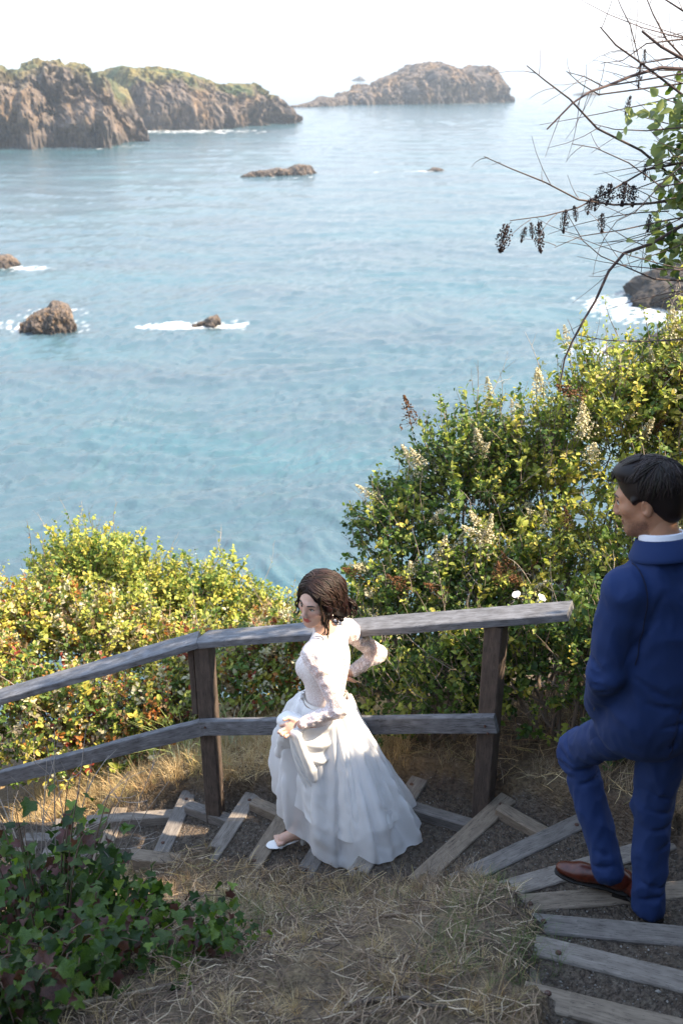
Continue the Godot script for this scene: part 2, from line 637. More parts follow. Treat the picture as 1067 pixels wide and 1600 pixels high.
# a loaf of rock: profile of heights along its length; rough, faceted, with stains and turf where it has them
func rock(called: String, label: String, x0: float, x1: float, z0: float, z1: float, deep_half: float, prof: Array, amp: float, fq: float, seed_at: float, turf: float, warm: float, nu := 120, nv := 70, steep := 0.55, group := "") -> MeshInstance3D:
	var m := MB.new()
	m.has_c = true
	var ctr := Vector3((x0 + x1) * 0.5, 0, (z0 + z1) * 0.5)
	var along := Vector3(x1 - x0, 0, z1 - z0)
	var ln := along.length()
	along /= ln
	var across := Vector3(-along.z, 0, along.x)   # towards the viewer's side or away; symmetric
	var hm := 0.0
	for p in prof: hm = maxf(hm, p[1])
	for a in nu + 1:
		var t := float(a) / nu
		var h := curve_at(prof, t)
		var wid := deep_half * pow(maxf(4.0 * t * (1.0 - t), 0.0), 0.35) * (0.45 + 0.55 * h / hm)
		for b in nv + 1:
			var ph := PI * b / nv
			var cx := -cos(ph)
			var y := pow(maxf(sin(ph), 0.0), steep) * h
			var p := Vector3(x0, 0, z0) + along * (t * ln) + across * (wid * signf(cx) * pow(absf(cx), 0.75))
			p.y = y - amp * 0.6 * (1.0 - sin(ph))
			var q := p * fq + Vector3(seed_at, seed_at * 0.3, 0)
			var rid := nz2.get_noise_3d(q.x, q.y * 0.55, q.z)
			var rid2 := nz2.get_noise_3d(q.x * 3.1, q.y * 1.5, q.z * 3.1)
			var fine := nz.get_noise_3d(q.x * 6.0, q.y * 3.0, q.z * 6.0)
			var side := (across * cx * 1.0 + Vector3.UP * sin(ph) * 0.35 + along * (t - 0.5) * 0.6)
			var big := nz.get_noise_3d(q.x * 0.55 + 8.0, q.y * 0.6, q.z * 0.55)
			var k := (big * 1.3 + rid * 0.55 + rid2 * 0.30 + fine * 0.25) * amp * (0.35 + 0.65 * absf(cx) + 0.15)
			var blk := nzc.get_noise_3d(q.x * 1.7, q.y * 1.1, q.z * 1.7) * 0.5 + nzc.get_noise_3d(q.x * 4.5, q.y * 2.6, q.z * 4.5) * 0.28
			k += blk * amp * (0.25 + 0.75 * absf(cx)) * 0.8
			p += side * k
			p.y += blk * amp * 0.22 * sin(ph)
			var hh := clampf(p.y / hm, 0, 1)
			var n1 := nz.get_noise_3d(q.x * 1.4, q.y * 1.2, q.z * 1.4 + 20.0)
			var n2 := nz.get_noise_3d(q.x * 7.0, q.y * 2.5, q.z * 7.0)
			var col := Color(0.045, 0.038, 0.036).lerp(Color(0.185, 0.155, 0.135), clampf(0.42 + n2 * 1.5 + rid * 0.3, 0, 1))
			col = col.lerp(Color(0.25, 0.165, 0.085), clampf((n1 * 1.2 + 0.12) * warm, 0, 0.85))
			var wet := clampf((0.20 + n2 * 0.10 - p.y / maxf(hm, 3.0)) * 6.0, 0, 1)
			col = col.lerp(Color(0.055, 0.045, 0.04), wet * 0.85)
			if turf < 0.0: col = col * 0.42
			if turf > 0.0:
				var top := smoothstep(0.62, 0.93, sin(ph) + n1 * 0.22 + n2 * 0.10) * smoothstep(0.25, 0.55, hh + n1 * 0.2) * turf
				var tc := Color(0.19, 0.17, 0.06).lerp(Color(0.05, 0.085, 0.03), clampf(0.35 + n1 * 1.8 + n2 * 0.8, 0, 1))
				col = col.lerp(tc, clampf(top, 0, 1))
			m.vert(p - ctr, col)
	for a in nu:
		for b in nv:
			var o := a * (nv + 1) + b
			m.quad(o, o + 1, o + nv + 2, o + nv + 1)
	# broken stone: every facet keeps its own edge
	var fl := MB.new()
	fl.has_c = true
	for t in m.i.size():
		fl.vert(m.v[m.i[t]], m.c[m.i[t]])
		fl.i.append(t)
	var o2 := obj(numbered(called), fl.done(), M.rock, null, Transform3D(Basis(), ctr))
	tag(o2, label, "sea rock", group)
	return o2

func build_rocks() -> void:
	rock("sea_stack", "tall brown sea stack with steep ribbed cliffs and thin turf on top", -165, -66, -345, -362, 34, [[0, 3], [0.12, 15], [0.35, 19], [0.5, 19.5], [0.60, 21.5], [0.655, 24.0], [0.80, 22.8], [0.87, 19.0], [0.92, 13.0], [0.965, 6.5], [1, 0.3]], 9.0, 0.05, 3.0, 0.8, 0.55, 200, 110, 0.42)
	rock("sea_stack", "long sloping sea stack with olive turf over its orange brown flank", -100, -22, -412, -468, 26, [[0, 3], [0.10, 12], [0.18, 21.5], [0.34, 21.0], [0.48, 18.0], [0.60, 14.6], [0.74, 14.8], [0.84, 10.0], [0.91, 4.5], [0.95, 1.8], [1, 0.4]], 5.5, 0.055, 14.0, 1.5, 1.0, 180, 100, 0.55)
	rock("sea_stack", "distant rounded grey islet with orange stained crown", -6, 104, -640, -700, 26, [[0, 1], [0.08, 6.5], [0.2, 9.5], [0.36, 16], [0.47, 21.5], [0.56, 23.0], [0.64, 20.5], [0.74, 17.0], [0.84, 19.5], [0.9, 18.0], [0.95, 11], [1, 0.3]], 6.5, 0.05, 40.0, 0.0, 1.0, 170, 90, 0.5)
	rock("sea_rock", "low dark rock trailing off the end of the grey islet", -27, 2, -600, -632, 6, [[0, 0.6], [0.4, 2.6], [0.55, 5.2], [0.75, 4.0], [1, 4.5]], 1.4, 0.2, 7.0, 0.0, 0.0, 70, 40)
	rock("sea_rock", "tiny dark rock standing alone on the far sea", 12, 30, -1326, -1326, 6, [[0, 0.5], [0.4, 3.5], [0.6, 5.5], [1, 0.5]], 1.0, 0.2, 9.0, 0.0, 0.0, 30, 20)
	rock("sea_rock", "faint flat rock in the haze behind the bare twigs", 174, 196, -812, -812, 6, [[0, 0.3], [0.5, 2.2], [1, 0.3]], 0.6, 0.2, 19.0, 0.0, 0.0, 30, 20)
	rock("sea_rock", "long low reef of dark rock in front of the grey islet", -23.4, -6.0, -241, -249, 2.6, [[0, 0.2], [0.15, 1.0], [0.35, 1.2], [0.5, 1.6], [0.62, 1.2], [0.75, 2.2], [0.92, 1.9], [1, 0.2]], 0.8, 0.5, 11.0, 0.0, 0.5, 90, 40)
	rock("sea_rock", "small flat wet rock with a line of foam beside it", 20.6, 25.0, -254, -256, 1.2, [[0, 0.1], [0.5, 0.9], [1, 0.2]], 0.3, 0.6, 21.0, 0.0, 0.3, 40, 24)
	rock("sea_rock", "dark ledge with foam at its tip, running out of the picture", -54, -42.6, -131, -134, 2.2, [[0, 1.2], [0.5, 1.3], [0.9, 1.2], [1, 0.3]], 0.7, 0.6, 27.0, 0.0, 0.5, 60, 34)
	rock("sea_rock", "rounded brown rock lit on its top with green water below", -32.3, -26.9, -99.3, -100.0, 1.9, [[0, 0.5], [0.15, 1.3], [0.4, 1.75], [0.65, 1.95], [0.85, 1.8], [1, 0.4]], 0.75, 0.9, 31.0, 0.0, 0.9, 90, 50, 0.5)
	rock("sea_rock", "jagged dark rock just behind the rounded brown one", -33.2, -29.0, -106.3, -106.8, 0.9, [[0, 0.1], [0.3, 0.5], [0.55, 1.3], [0.8, 0.9], [1, 0.1]], 0.5, 1.1, 37.0, 0.0, 0.4, 50, 30)
	rock("sea_rock", "small pointed rock awash in a ring of white foam", -15.3, -12.3, -101.2, -101.6, 0.8, [[0, 0.05], [0.3, 0.35], [0.6, 0.75], [0.85, 0.9], [1, 0.2]], 0.4, 1.1, 43.0, 0.0, 0.6, 50, 30)
	rock("shore_rock", "black shore rock with surf, half hidden by the shrub", 32.2, 60, -110, -122, 8, [[0, 0.5], [0.12, 2.2], [0.3, 3.6], [0.5, 4.2], [1, 6]], 1.6, 0.22, 51.0, -1.0, 0.1, 110, 60)
	rock("shore_rock", "dark shore ledge under the shrub top beside black rock", 27.4, 52, -90.5, -97, 5, [[0, 0.3], [0.15, 1.8], [0.4, 3.6], [1, 6]], 1.2, 0.3, 57.0, -1.0, 0.2, 90, 50)
	rock("shore_rock", "small low dark rock lying off the shore ledge", 24.0, 26.6, -90.2, -90.6, 0.7, [[0, 0.1], [0.4, 0.7], [0.8, 0.5], [1, 0.1]], 0.3, 1.0, 61.0, -1.0, 0.1, 40, 24)

# ---------------------------------------------------------------- timber

# a weathered beam along +x from 0 to len, top at y = 0, centred on z; slightly worn edges and ends
func beam(ln: float, wid: float, tall: float, seed_at: float, bev := 0.006, wob := 0.002, cut := 0.0) -> ArrayMesh:
	var m := MB.new()
	m.has_uv = true
	var nseg := maxi(4, int(ln / 0.06))
	var hw := wid * 0.5
	var ring := [Vector2(-hw + bev, 0), Vector2(hw - bev, 0), Vector2(hw, -bev), Vector2(hw, -tall + bev), Vector2(hw - bev, -tall), Vector2(-hw + bev, -tall), Vector2(-hw, -tall + bev), Vector2(-hw, -bev)]
	var per := [0.0, wid, wid + bev, wid + tall, wid + tall + bev, 2 * wid + tall, 2 * wid + tall + bev, 2 * wid + 2 * tall, 2 * wid + 2 * tall + bev]
	# separate vertices per face strip so that faces stay crisp
	for f in 8:
		var a: Vector2 = ring[f]
		var b: Vector2 = ring[(f + 1) % 8]
		var first := m.v.size()
		for k in nseg + 1:
			var t := float(k) / nseg
			var x := t * ln
			for e in 2:
				var q: Vector2 = a if e == 0 else b
				var dx := 0.0
				if k == 0: dx = 0.003 * nz.get_noise_2d(q.x * 40.0 + seed_at, q.y * 40.0) + cut * q.x
				if k == nseg: dx = 0.003 * nz.get_noise_2d(q.x * 40.0 + seed_at + 8.0, q.y * 40.0)
				var w1 := nz.get_noise_2d(x * 2.0 + seed_at * 3.1, q.x * 6.0) * wob
				var w2 := nz.get_noise_2d(x * 11.0 + seed_at, q.x * 20.0 + q.y * 20.0) * wob * 0.7
				m.vert(Vector3(x + dx, q.y + w1 + w2, q.x + w2), Color.WHITE, Vector2(x + seed_at * 0.37, per[f + e] + seed_at * 0.13))
		for k in nseg:
			var o := first + k * 2
			m.quad(o, o + 1, o + 3, o + 2)
	# ends
	for e in 2:
		var first := m.v.size()
		var x := 0.0 if e == 0 else ln
		for f in 8:
			var q: Vector2 = ring[f]
			var dx := 0.003 * nz.get_noise_2d(q.x * 40.0 + seed_at + 8.0 * e, q.y * 40.0) + (cut * q.x if e == 0 else 0.0)
			var w1 := nz.get_noise_2d(x * 2.0 + seed_at * 3.1, q.x * 6.0) * wob
			var w2 := nz.get_noise_2d(x * 11.0 + seed_at, q.x * 20.0 + q.y * 20.0) * wob * 0.7
			m.vert(Vector3(x + dx, q.y + w1 + w2, q.x + w2), Color.WHITE, Vector2(q.x * 0.3 + seed_at, q.y * 3.0))
		for f in range(1, 7):
			if e == 0: m.tri(first, first + f + 1, first + f)
			else: m.tri(first, first + f, first + f + 1)
	return m.done()

func along_frame(a: Vector3, b: Vector3, roll := 0.0) -> Transform3D:
	var x := (b - a).normalized()
	var z := x.cross(Vector3.UP).normalized()
	var y := z.cross(x)
	var bs := Basis(x, y, z)
	if roll != 0.0: bs = bs * Basis(Vector3.RIGHT, roll)
	return Transform3D(bs, a)

func spike_mesh() -> ArrayMesh:
	var m := MB.new()
	m.tube(PackedVector3Array([Vector3(0, -0.01, 0), Vector3(0, 0.003, 0), Vector3(0, 0.006, 0)]), PackedFloat32Array([0.011, 0.011, 0.007]), 10)
	return m.done()

func build_steps() -> void:
	var root := thing("timber_steps", "winding hillside steps of weathered timbers with packed dirt treads", "steps", Vector3(0, 0, 0))
	var spike := spike_mesh()
	for k in boards.size():
		var b: Array = boards[k]
		var a := Vector3(b[0], b[5] + rr(-0.004, 0.004), b[1])
		var u := Vector3(b[2], rr(-0.008, 0.008), b[3]).normalized()
		var o := obj("riser_board", beam(b[4], 0.097, 0.125, k * 1.7, 0.005, 0.003, rr(-0.25, 0.25)), M["step_wood_%d" % (k % 3)], root, along_frame(a, a + u))
		for e in [0.07, b[4] - 0.08]:
			obj("spike_head", spike, M.iron, o, Transform3D(Basis(), Vector3(e + rr(-0.02, 0.02), 0.0, rr(-0.02, 0.02))))
	# edge boards on the seaward side and the bank side
	var edges := [[-0.93, 20.90, -4.75, -0.60, 20.90, -4.595, 0.07], [-0.52, 21.03, -4.63, -0.22, 21.03, -4.45, 0.075], [-1.56, 20.76, -4.77, -1.0, 20.775, -4.815, 0.075], [-1.95, 20.64, -4.75, -1.585, 20.64, -4.765, 0.07],
		[-1.19, 20.90, -4.335, -0.79, 20.91, -4.262, 0.088], [-0.78, 20.975, -4.205, -0.53, 20.98, -4.10, 0.07], [0.36, 21.425, -4.135, 0.745, 21.425, -3.96, 0.07], [0.80, 21.555, -3.975, 1.02, 21.555, -3.77, 0.075], [0.05, 21.295, -4.375, 0.33, 21.295, -4.18, 0.07], [-0.24, 21.165, -4.50, 0.02, 21.165, -4.40, 0.07],
		[0.615, 22.20, -2.42, 0.64, 22.19, -2.30, 0.08], [0.66, 22.06, -2.70, 0.66, 22.06, -2.60, 0.07]]
	for k in edges.size():
		var e: Array = edges[k]
		var a := Vector3(e[0], e[1], e[2])
		var b := Vector3(e[3], e[4], e[5])
		obj("edge_board", beam(a.distance_to(b), e[6], 0.14 if k != 4 else 0.10, 40.0 + k * 2.3, 0.005, 0.003, 0.5 if k == 4 else 0.0), M["step_wood_%d" % ((k + 1) % 3)], root, along_frame(a, b))

func build_railing() -> void:
	var root := thing("wooden_railing", "weathered grey timber handrail with two posts and a lower rail", "railing", Vector3(-0.75, 21.0, -4.65))
	var off := -Vector3(-0.75, 21.0, -4.65)
	var place := func(a: Vector3, b: Vector3, roll: float) -> Transform3D: return along_frame(a + off, b + off, roll)
	# posts: beams set upright
	var pl := Vector3(-0.755, 20.75, -4.685)
	var upl := Basis(Vector3.UP, deg_to_rad(-14.0))
	var up := Basis(Vector3(0, 1, 0), Vector3(-1, 0, 0), Vector3(0, 0, 1))
	var t := Transform3D(upl * up, pl + off + upl * Vector3(-0.045, 0, 0))
	var p := obj("post", beam(1.325, 0.092, 0.092, 3.0), M.post_wood, root, t)
	var upr := Basis(Vector3.UP, deg_to_rad(-30.0))
	var pr := Vector3(0.735, 21.3, -4.085)
	obj("post", beam(1.262, 0.092, 0.092, 6.0), M.post_wood, root, Transform3D(upr * up, pr + off + upr * Vector3(-0.045, 0, 0)))
	# short cleat on the seaward post
	obj("cleat", beam(0.47, 0.07, 0.038, 8.0), M.post_wood, root, Transform3D(upl * up, Vector3(-0.755, 21.60, -4.70) + off + upl * Vector3(-0.089, 0, 0.0)))
	# handrail boards lie flat: 140 wide, 40 thick
	obj("handrail_board", beam(2.05, 0.142, 0.04, 2.0, 0.004, 0.003, -0.25), M.rail_wood, root, place.call(Vector3(-0.775, 22.105, -4.70), Vector3(1.025, 22.705, -3.98), 0.0))
	obj("handrail_board", beam(2.2, 0.142, 0.04, 5.0, 0.004, 0.003, 0.2), M.rail_wood, root, place.call(Vector3(-0.79, 22.108, -4.695), Vector3(-2.0, 21.615, -4.86), 0.0))
	# lower rails on edge: 40 wide, 90 tall, on the near faces of the posts
	obj("lower_rail", beam(1.73, 0.04, 0.095, 12.0, 0.004, 0.003), M.rail_wood, root, place.call(Vector3(-0.80, 21.605, -4.625), Vector3(0.735, 22.085, -4.01), 0.0))
	obj("lower_rail", beam(2.2, 0.04, 0.095, 15.0, 0.004, 0.003), M.rail_wood, root, place.call(Vector3(-0.805, 21.60, -4.627), Vector3(-2.03, 21.12, -4.78), 0.0))
	var bolt := spike_mesh()
	for q in [Vector3(-0.765, 21.58, -4.585), Vector3(0.70, 22.03, -3.99), Vector3(0.715, 21.99, -3.985)]:
		obj("bolt_head", bolt, M.iron, root, Transform3D(Basis(Vector3.RIGHT, PI / 2) * Basis().scaled(Vector3(0.6, 0.6, 0.6)), q + off))
# ---------------------------------------------------------------- plants

var leaf_oval: ArrayMesh
var leaf_narrow: ArrayMesh
var leaf_lobed := []
var panicle: ArrayMesh
var seed_cluster: ArrayMesh

func make_leaf(wid: float, fold: float, curl: float) -> ArrayMesh:
	var m := MB.new()
	var rows := [[0.0, 0.0], [0.22, 0.62], [0.5, 1.0], [0.78, 0.66], [1.0, 0.0]]
	for r in rows:
		var y: float = r[0]
		var zc := -curl * y * y
		var w: float = wid * 0.5 * r[1]
		m.vert(Vector3(-w, y, zc + fold * w))
		m.vert(Vector3(0, y, zc))
		m.vert(Vector3(w, y, zc + fold * w))
	for k in 4:
		var o := k * 3
		m.quad(o, o + 3, o + 4, o + 1)
		m.quad(o + 1, o + 4, o + 5, o + 2)
	return m.done()

func make_lobed(sd: int) -> ArrayMesh:
	var g := RandomNumberGenerator.new()
	g.seed = sd
	var m := MB.new()
	var c := m.vert(Vector3(0, 0.30, 0))
	var tips := 5
	var edge := []
	for k in tips:
		var a := lerpf(-2.25, 2.25, float(k) / (tips - 1))
		var r := [0.52, 0.62, 0.72, 0.62, 0.52][k] as float
		r *= g.randf_range(0.9, 1.1)
		if k > 0:
			var av := lerpf(-2.25, 2.25, (k - 0.5) / (tips - 1))
			edge.append([av, 0.43 * g.randf_range(0.9, 1.12)])
		edge.append([a - 0.27, r * 0.80])
		edge.append([a - 0.05, r * 0.95])
		edge.append([a + 0.03, r])
		edge.append([a + 0.25, r * 0.80])
	edge.append([PI, 0.30])
	for e in edge:
		var x: float = sin(e[0]) * e[1]
		var y: float = 0.30 + cos(e[0]) * e[1]
		m.vert(Vector3(x, y, absf(x) * 0.30 - (y - 0.3) * (y - 0.3) * 0.45 + g.randf_range(-0.05, 0.05)))
	for k in edge.size():
		m.tri(c, c + 1 + k, c + 1 + (k + 1) % edge.size())
	return m.done()

func make_panicle(sd: int) -> ArrayMesh:
	var g := RandomNumberGenerator.new()
	g.seed = sd
	var m := MB.new()
	m.has_c = true
	m.tube(PackedVector3Array([Vector3(0, -0.1, 0), Vector3(0.01, 0.4, 0), Vector3(0, 0.95, 0.01)]), PackedFloat32Array([0.016, 0.012, 0.006]), 4, Color(0.30, 0.26, 0.12))
	for k in 6:
		for lv in 3:
			var y0 := 0.1 + lv * 0.25
			var an := TAU * k / 6.0 + y0 * 3.0
			var rl := (1.0 - y0) * 0.34
			m.tube(PackedVector3Array([Vector3(0, y0, 0), Vector3(cos(an) * rl, y0 + 0.06, sin(an) * rl)]), PackedFloat32Array([0.008, 0.004]), 3, Color(0.35, 0.30, 0.15))
	for k in 150:
		var t := pow(g.randf(), 0.8)
		var a := g.randf() * TAU
		var r := (1.0 - t) * 0.36 * sqrt(g.randf()) + 0.02
		var br := floorf(g.randf() * 6.0)
		a = lerpf(a, br * TAU / 6.0 + t * 3.0, 0.6)
		var p := Vector3(cos(a) * r, t - 0.15 * r, sin(a) * r)
		var s := g.randf_range(0.018, 0.04)
		var d := Vector3(g.randf_range(-1, 1), g.randf_range(-1, 1), g.randf_range(-1, 1)).normalized()
		var e := d.cross(Vector3(g.randf(), g.randf(), 0.3)).normalized()
		var f := d.cross(e)
		var sh := g.randf_range(0.75, 1.0)
		var col := Color(0.72 * sh, 0.66 * sh, 0.46 * sh)
		var o := m.vert(p + e * s, col)
		m.vert(p + f * s, col)
		m.vert(p - e * s, col)
		m.vert(p - f * s, col)
		m.vert(p + d * s, col)
		for q in 4:
			m.tri(o + 4, o + q, o + (q + 1) % 4)
	return m.done()

func make_seed_cluster(sd: int) -> ArrayMesh:
	var g := RandomNumberGenerator.new()
	g.seed = sd
	var m := MB.new()
	m.tube(PackedVector3Array([Vector3(0, 0.05, 0), Vector3(0.01, -0.5, 0), Vector3(-0.01, -1.0, 0.01)]), PackedFloat32Array([0.02, 0.014, 0.006]), 4)
	for k in 260:
		var t := g.randf()
		var a := g.randf() * TAU
		var r := (0.30 * sin(PI * clampf(t * 0.85 + 0.12, 0, 1)) + 0.03) * g.randf()
		var p := Vector3(cos(a) * r, -t, sin(a) * r)
		var s := g.randf_range(0.024, 0.046)
		var o := m.v.size()
		for d in [Vector3.UP, Vector3.RIGHT, Vector3.BACK, Vector3.LEFT, Vector3.FORWARD, Vector3.DOWN]:
			m.vert(p + d * s)
		for q in 4:
			m.tri(o, o + 1 + (q + 1) % 4, o + 1 + q)
			m.tri(o + 5, o + 1 + q, o + 1 + (q + 1) % 4)
	return m.done()

func leaf_xf(p: Vector3, dir: Vector3, nrm: Vector3, s: float) -> Transform3D:
	var y := dir.normalized()
	var x := y.cross(nrm)
	x = x.normalized() if x.length_squared() > 1e-8 else y.cross(Vector3(0.31, 0.2, 0.9)).normalized()
	var z := x.cross(y)
	return Transform3D(Basis(x * s, y * s, z * s), p)

func pick(pal: Array) -> Color:
	var t := 0.0
	for p in pal: t += p[1]
	t *= rng.randf()
	for p in pal:
		t -= p[1]
		if t <= 0.0: return p[0]
	return pal[0][0]

func curve3(a: Vector3, b: Vector3, bend: Vector3, n: int) -> PackedVector3Array:
	var r := PackedVector3Array()
	for k in n + 1:
		var t := float(k) / n
		r.append(a.lerp(b, t) + bend * (4.0 * t * (1.0 - t)))
	return r

# shrub: lobes of twigs carrying leaves. style: mesh, size [lo, hi], palette, density (twigs per square metre), leaves (per twig), bark colour
func shrub(called: String, label: String, category: String, base: Vector3, lobes: Array, style: Dictionary, group := "") -> Node3D:
	var root := thing(called, label, category, base, group)
	var wood := MB.new()
	wood.has_c = true
	var xf := []
	var cols := []
	var bark: Color = style.get("bark", Color(0.12, 0.09, 0.065))
	var back: float = style.get("back", 0.35)
	var tips := []
	for li in lobes.size():
		var c: Vector3 = lobes[li][0] - base
		var r: Vector3 = lobes[li][1]
		# main limb from the base into the lobe
		for s in style.get("stems", 3):
			var foot := Vector3(rr(-0.10, 0.10), -0.06, rr(-0.08, 0.08)) + Vector3(c.x, 0, c.z) * rr(0.1, 0.55)
			foot.y = ground(foot.x + base.x, foot.z + base.z) - base.y - 0.05
			var up := c + Vector3(rr(-0.5, 0.5) * r.x, rr(0.0, 0.55) * r.y, rr(-0.5, 0.5) * r.z)
			var pts := curve3(foot, up, Vector3(rr(-0.12, 0.12), rr(-0.05, 0.08), rr(-0.12, 0.12)), 5)
			var th: float = rr(0.007, 0.016) * style.get("thick", 1.0)
			wood.tube(pts, PackedFloat32Array([th, th * 0.9, th * 0.8, th * 0.7, th * 0.55, th * 0.4]), 5, bark * rr(0.8, 1.4))
		var area: float = 4.0 * PI * pow((pow(r.x * r.y, 1.6) + pow(r.x * r.z, 1.6) + pow(r.y * r.z, 1.6)) / 3.0, 1.0 / 1.6)
		var count := int(area * style.density)
		for k in count:
			var d := rdir()
			if d.y < -0.45: d.y = -d.y
			if d.z < -0.35 and rng.randf() > back: continue
			var grow := 1.0 + nz.get_noise_3d(d.x * 1.6 + li * 7.0, d.y * 1.6, d.z * 1.6 + base.x) * 0.38 + rr(-0.30, 0.05)
			if rng.randf() < style.get("wild", 0.05): grow += rr(0.08, 0.32)
			var tip := c + d * r * grow
			var hidden := false
			for lj in lobes.size():
				if lj != li:
					var e: Vector3 = (tip + base - lobes[lj][0]) / lobes[lj][1]
					if e.length() < 0.72: hidden = true
			if hidden: continue
			if tip.y + base.y < ground(tip.x + base.x, tip.z + base.z) + 0.02: continue
			var st := tip - (d * r * rr(0.25, 0.5) + Vector3(rr(-0.06, 0.06), rr(0.02, 0.12), rr(-0.06, 0.06)))
			var bend := Vector3(rr(-0.03, 0.03), rr(-0.02, 0.05), rr(-0.03, 0.03))
			var pts := curve3(st, tip, bend, 3)
			wood.tube(pts, PackedFloat32Array([0.0032, 0.0025, 0.0018, 0.0009]), 3, bark * rr(0.8, 1.7), false)
			tips.append([tip, d])
			var base_col := pick(style.palette)
			var grow_leaf := rr(0.65, 1.35)
			var nl: int = style.leaves
			var bare: bool = rng.randf() < style.get("bare", 0.03)
			if bare: continue
			for q in nl:
				var t := lerpf(0.25, 1.02, pow((q + rng.randf()) / nl, 0.8))
				var p: Vector3 = st.lerp(tip, t) + bend * (4.0 * t * (1.0 - t)) + rdir() * style.get("spread", 0.015)
				var ld: Vector3 = ((tip - st).normalized() * 0.5 + rdir() * 0.9 + Vector3.UP * 0.15)
				var nr := (Vector3.UP * 0.8 + d * 0.5 + rdir() * 0.75)
				xf.append(leaf_xf(p, ld, nr, rr(style.size[0], style.size[1]) * grow_leaf * (1.0 if t < 0.85 else 0.75)))
				var col := base_col
				if rng.randf() < 0.18: col = pick(style.palette)
				col = col * rr(0.72, 1.25)
				cols.append(col)
	for k in style.get("whips", 0):
		var e: Array = tips[rng.randi() % tips.size()]
		if e[1].y < 0.1 or e[1].z < -0.5: continue
		var en: Vector3 = e[0] + (e[1] * 0.6 + Vector3.UP * 0.8 + rdir() * 0.6).normalized() * rr(0.12, 0.36)
		var wc: Color = Color(0.34, 0.29, 0.25) * rr(0.6, 1.1) if rng.randf() < 0.6 else bark
		var wp := curve3(e[0], en, rdir() * 0.03, 4)
		wood.tube(wp, PackedFloat32Array([0.0026, 0.0022, 0.0018, 0.0014, 0.0008]), 4, wc, false)
		for q in 3:
			var s0 := wp[1 + q]
			wood.tube(curve3(s0, s0 + ((en - s0).normalized() * 0.6 + rdir()).normalized() * rr(0.03, 0.12), rdir() * 0.01, 2), PackedFloat32Array([0.0014, 0.0011, 0.0007]), 3, wc, false)
			if rng.randf() < 0.5:
				xf.append(leaf_xf(s0, rdir() + Vector3.UP * 0.5, rdir(), rr(style.size[0], style.size[1]) * 0.8))
				cols.append(pick(style.palette))
	obj("branches", wood.done(), M.bark, root)
	var f := multi("foliage", style.mesh, style.get("mat", M.leaf), xf, cols, root)
	f.set_meta("kind", "stuff")
	if style.has("flowers"):
		for k in style.flowers:
			var e: Array = tips[rng.randi() % tips.size()]
			for guard in 40:
				if e[1].z > -0.1 and e[1].y > -0.15: break
				e = tips[rng.randi() % tips.size()]
			var ax: Vector3 = (e[1] * 0.9 + Vector3.UP * 0.45 + rdir() * 0.6)
			var s := rr(0.12, 0.23)
			obj("flower_cluster", panicle, style.flower_mat if rng.randf() < 0.8 else M.dead_flower, root, leaf_xf(e[0], ax, rdir(), s))
	return root

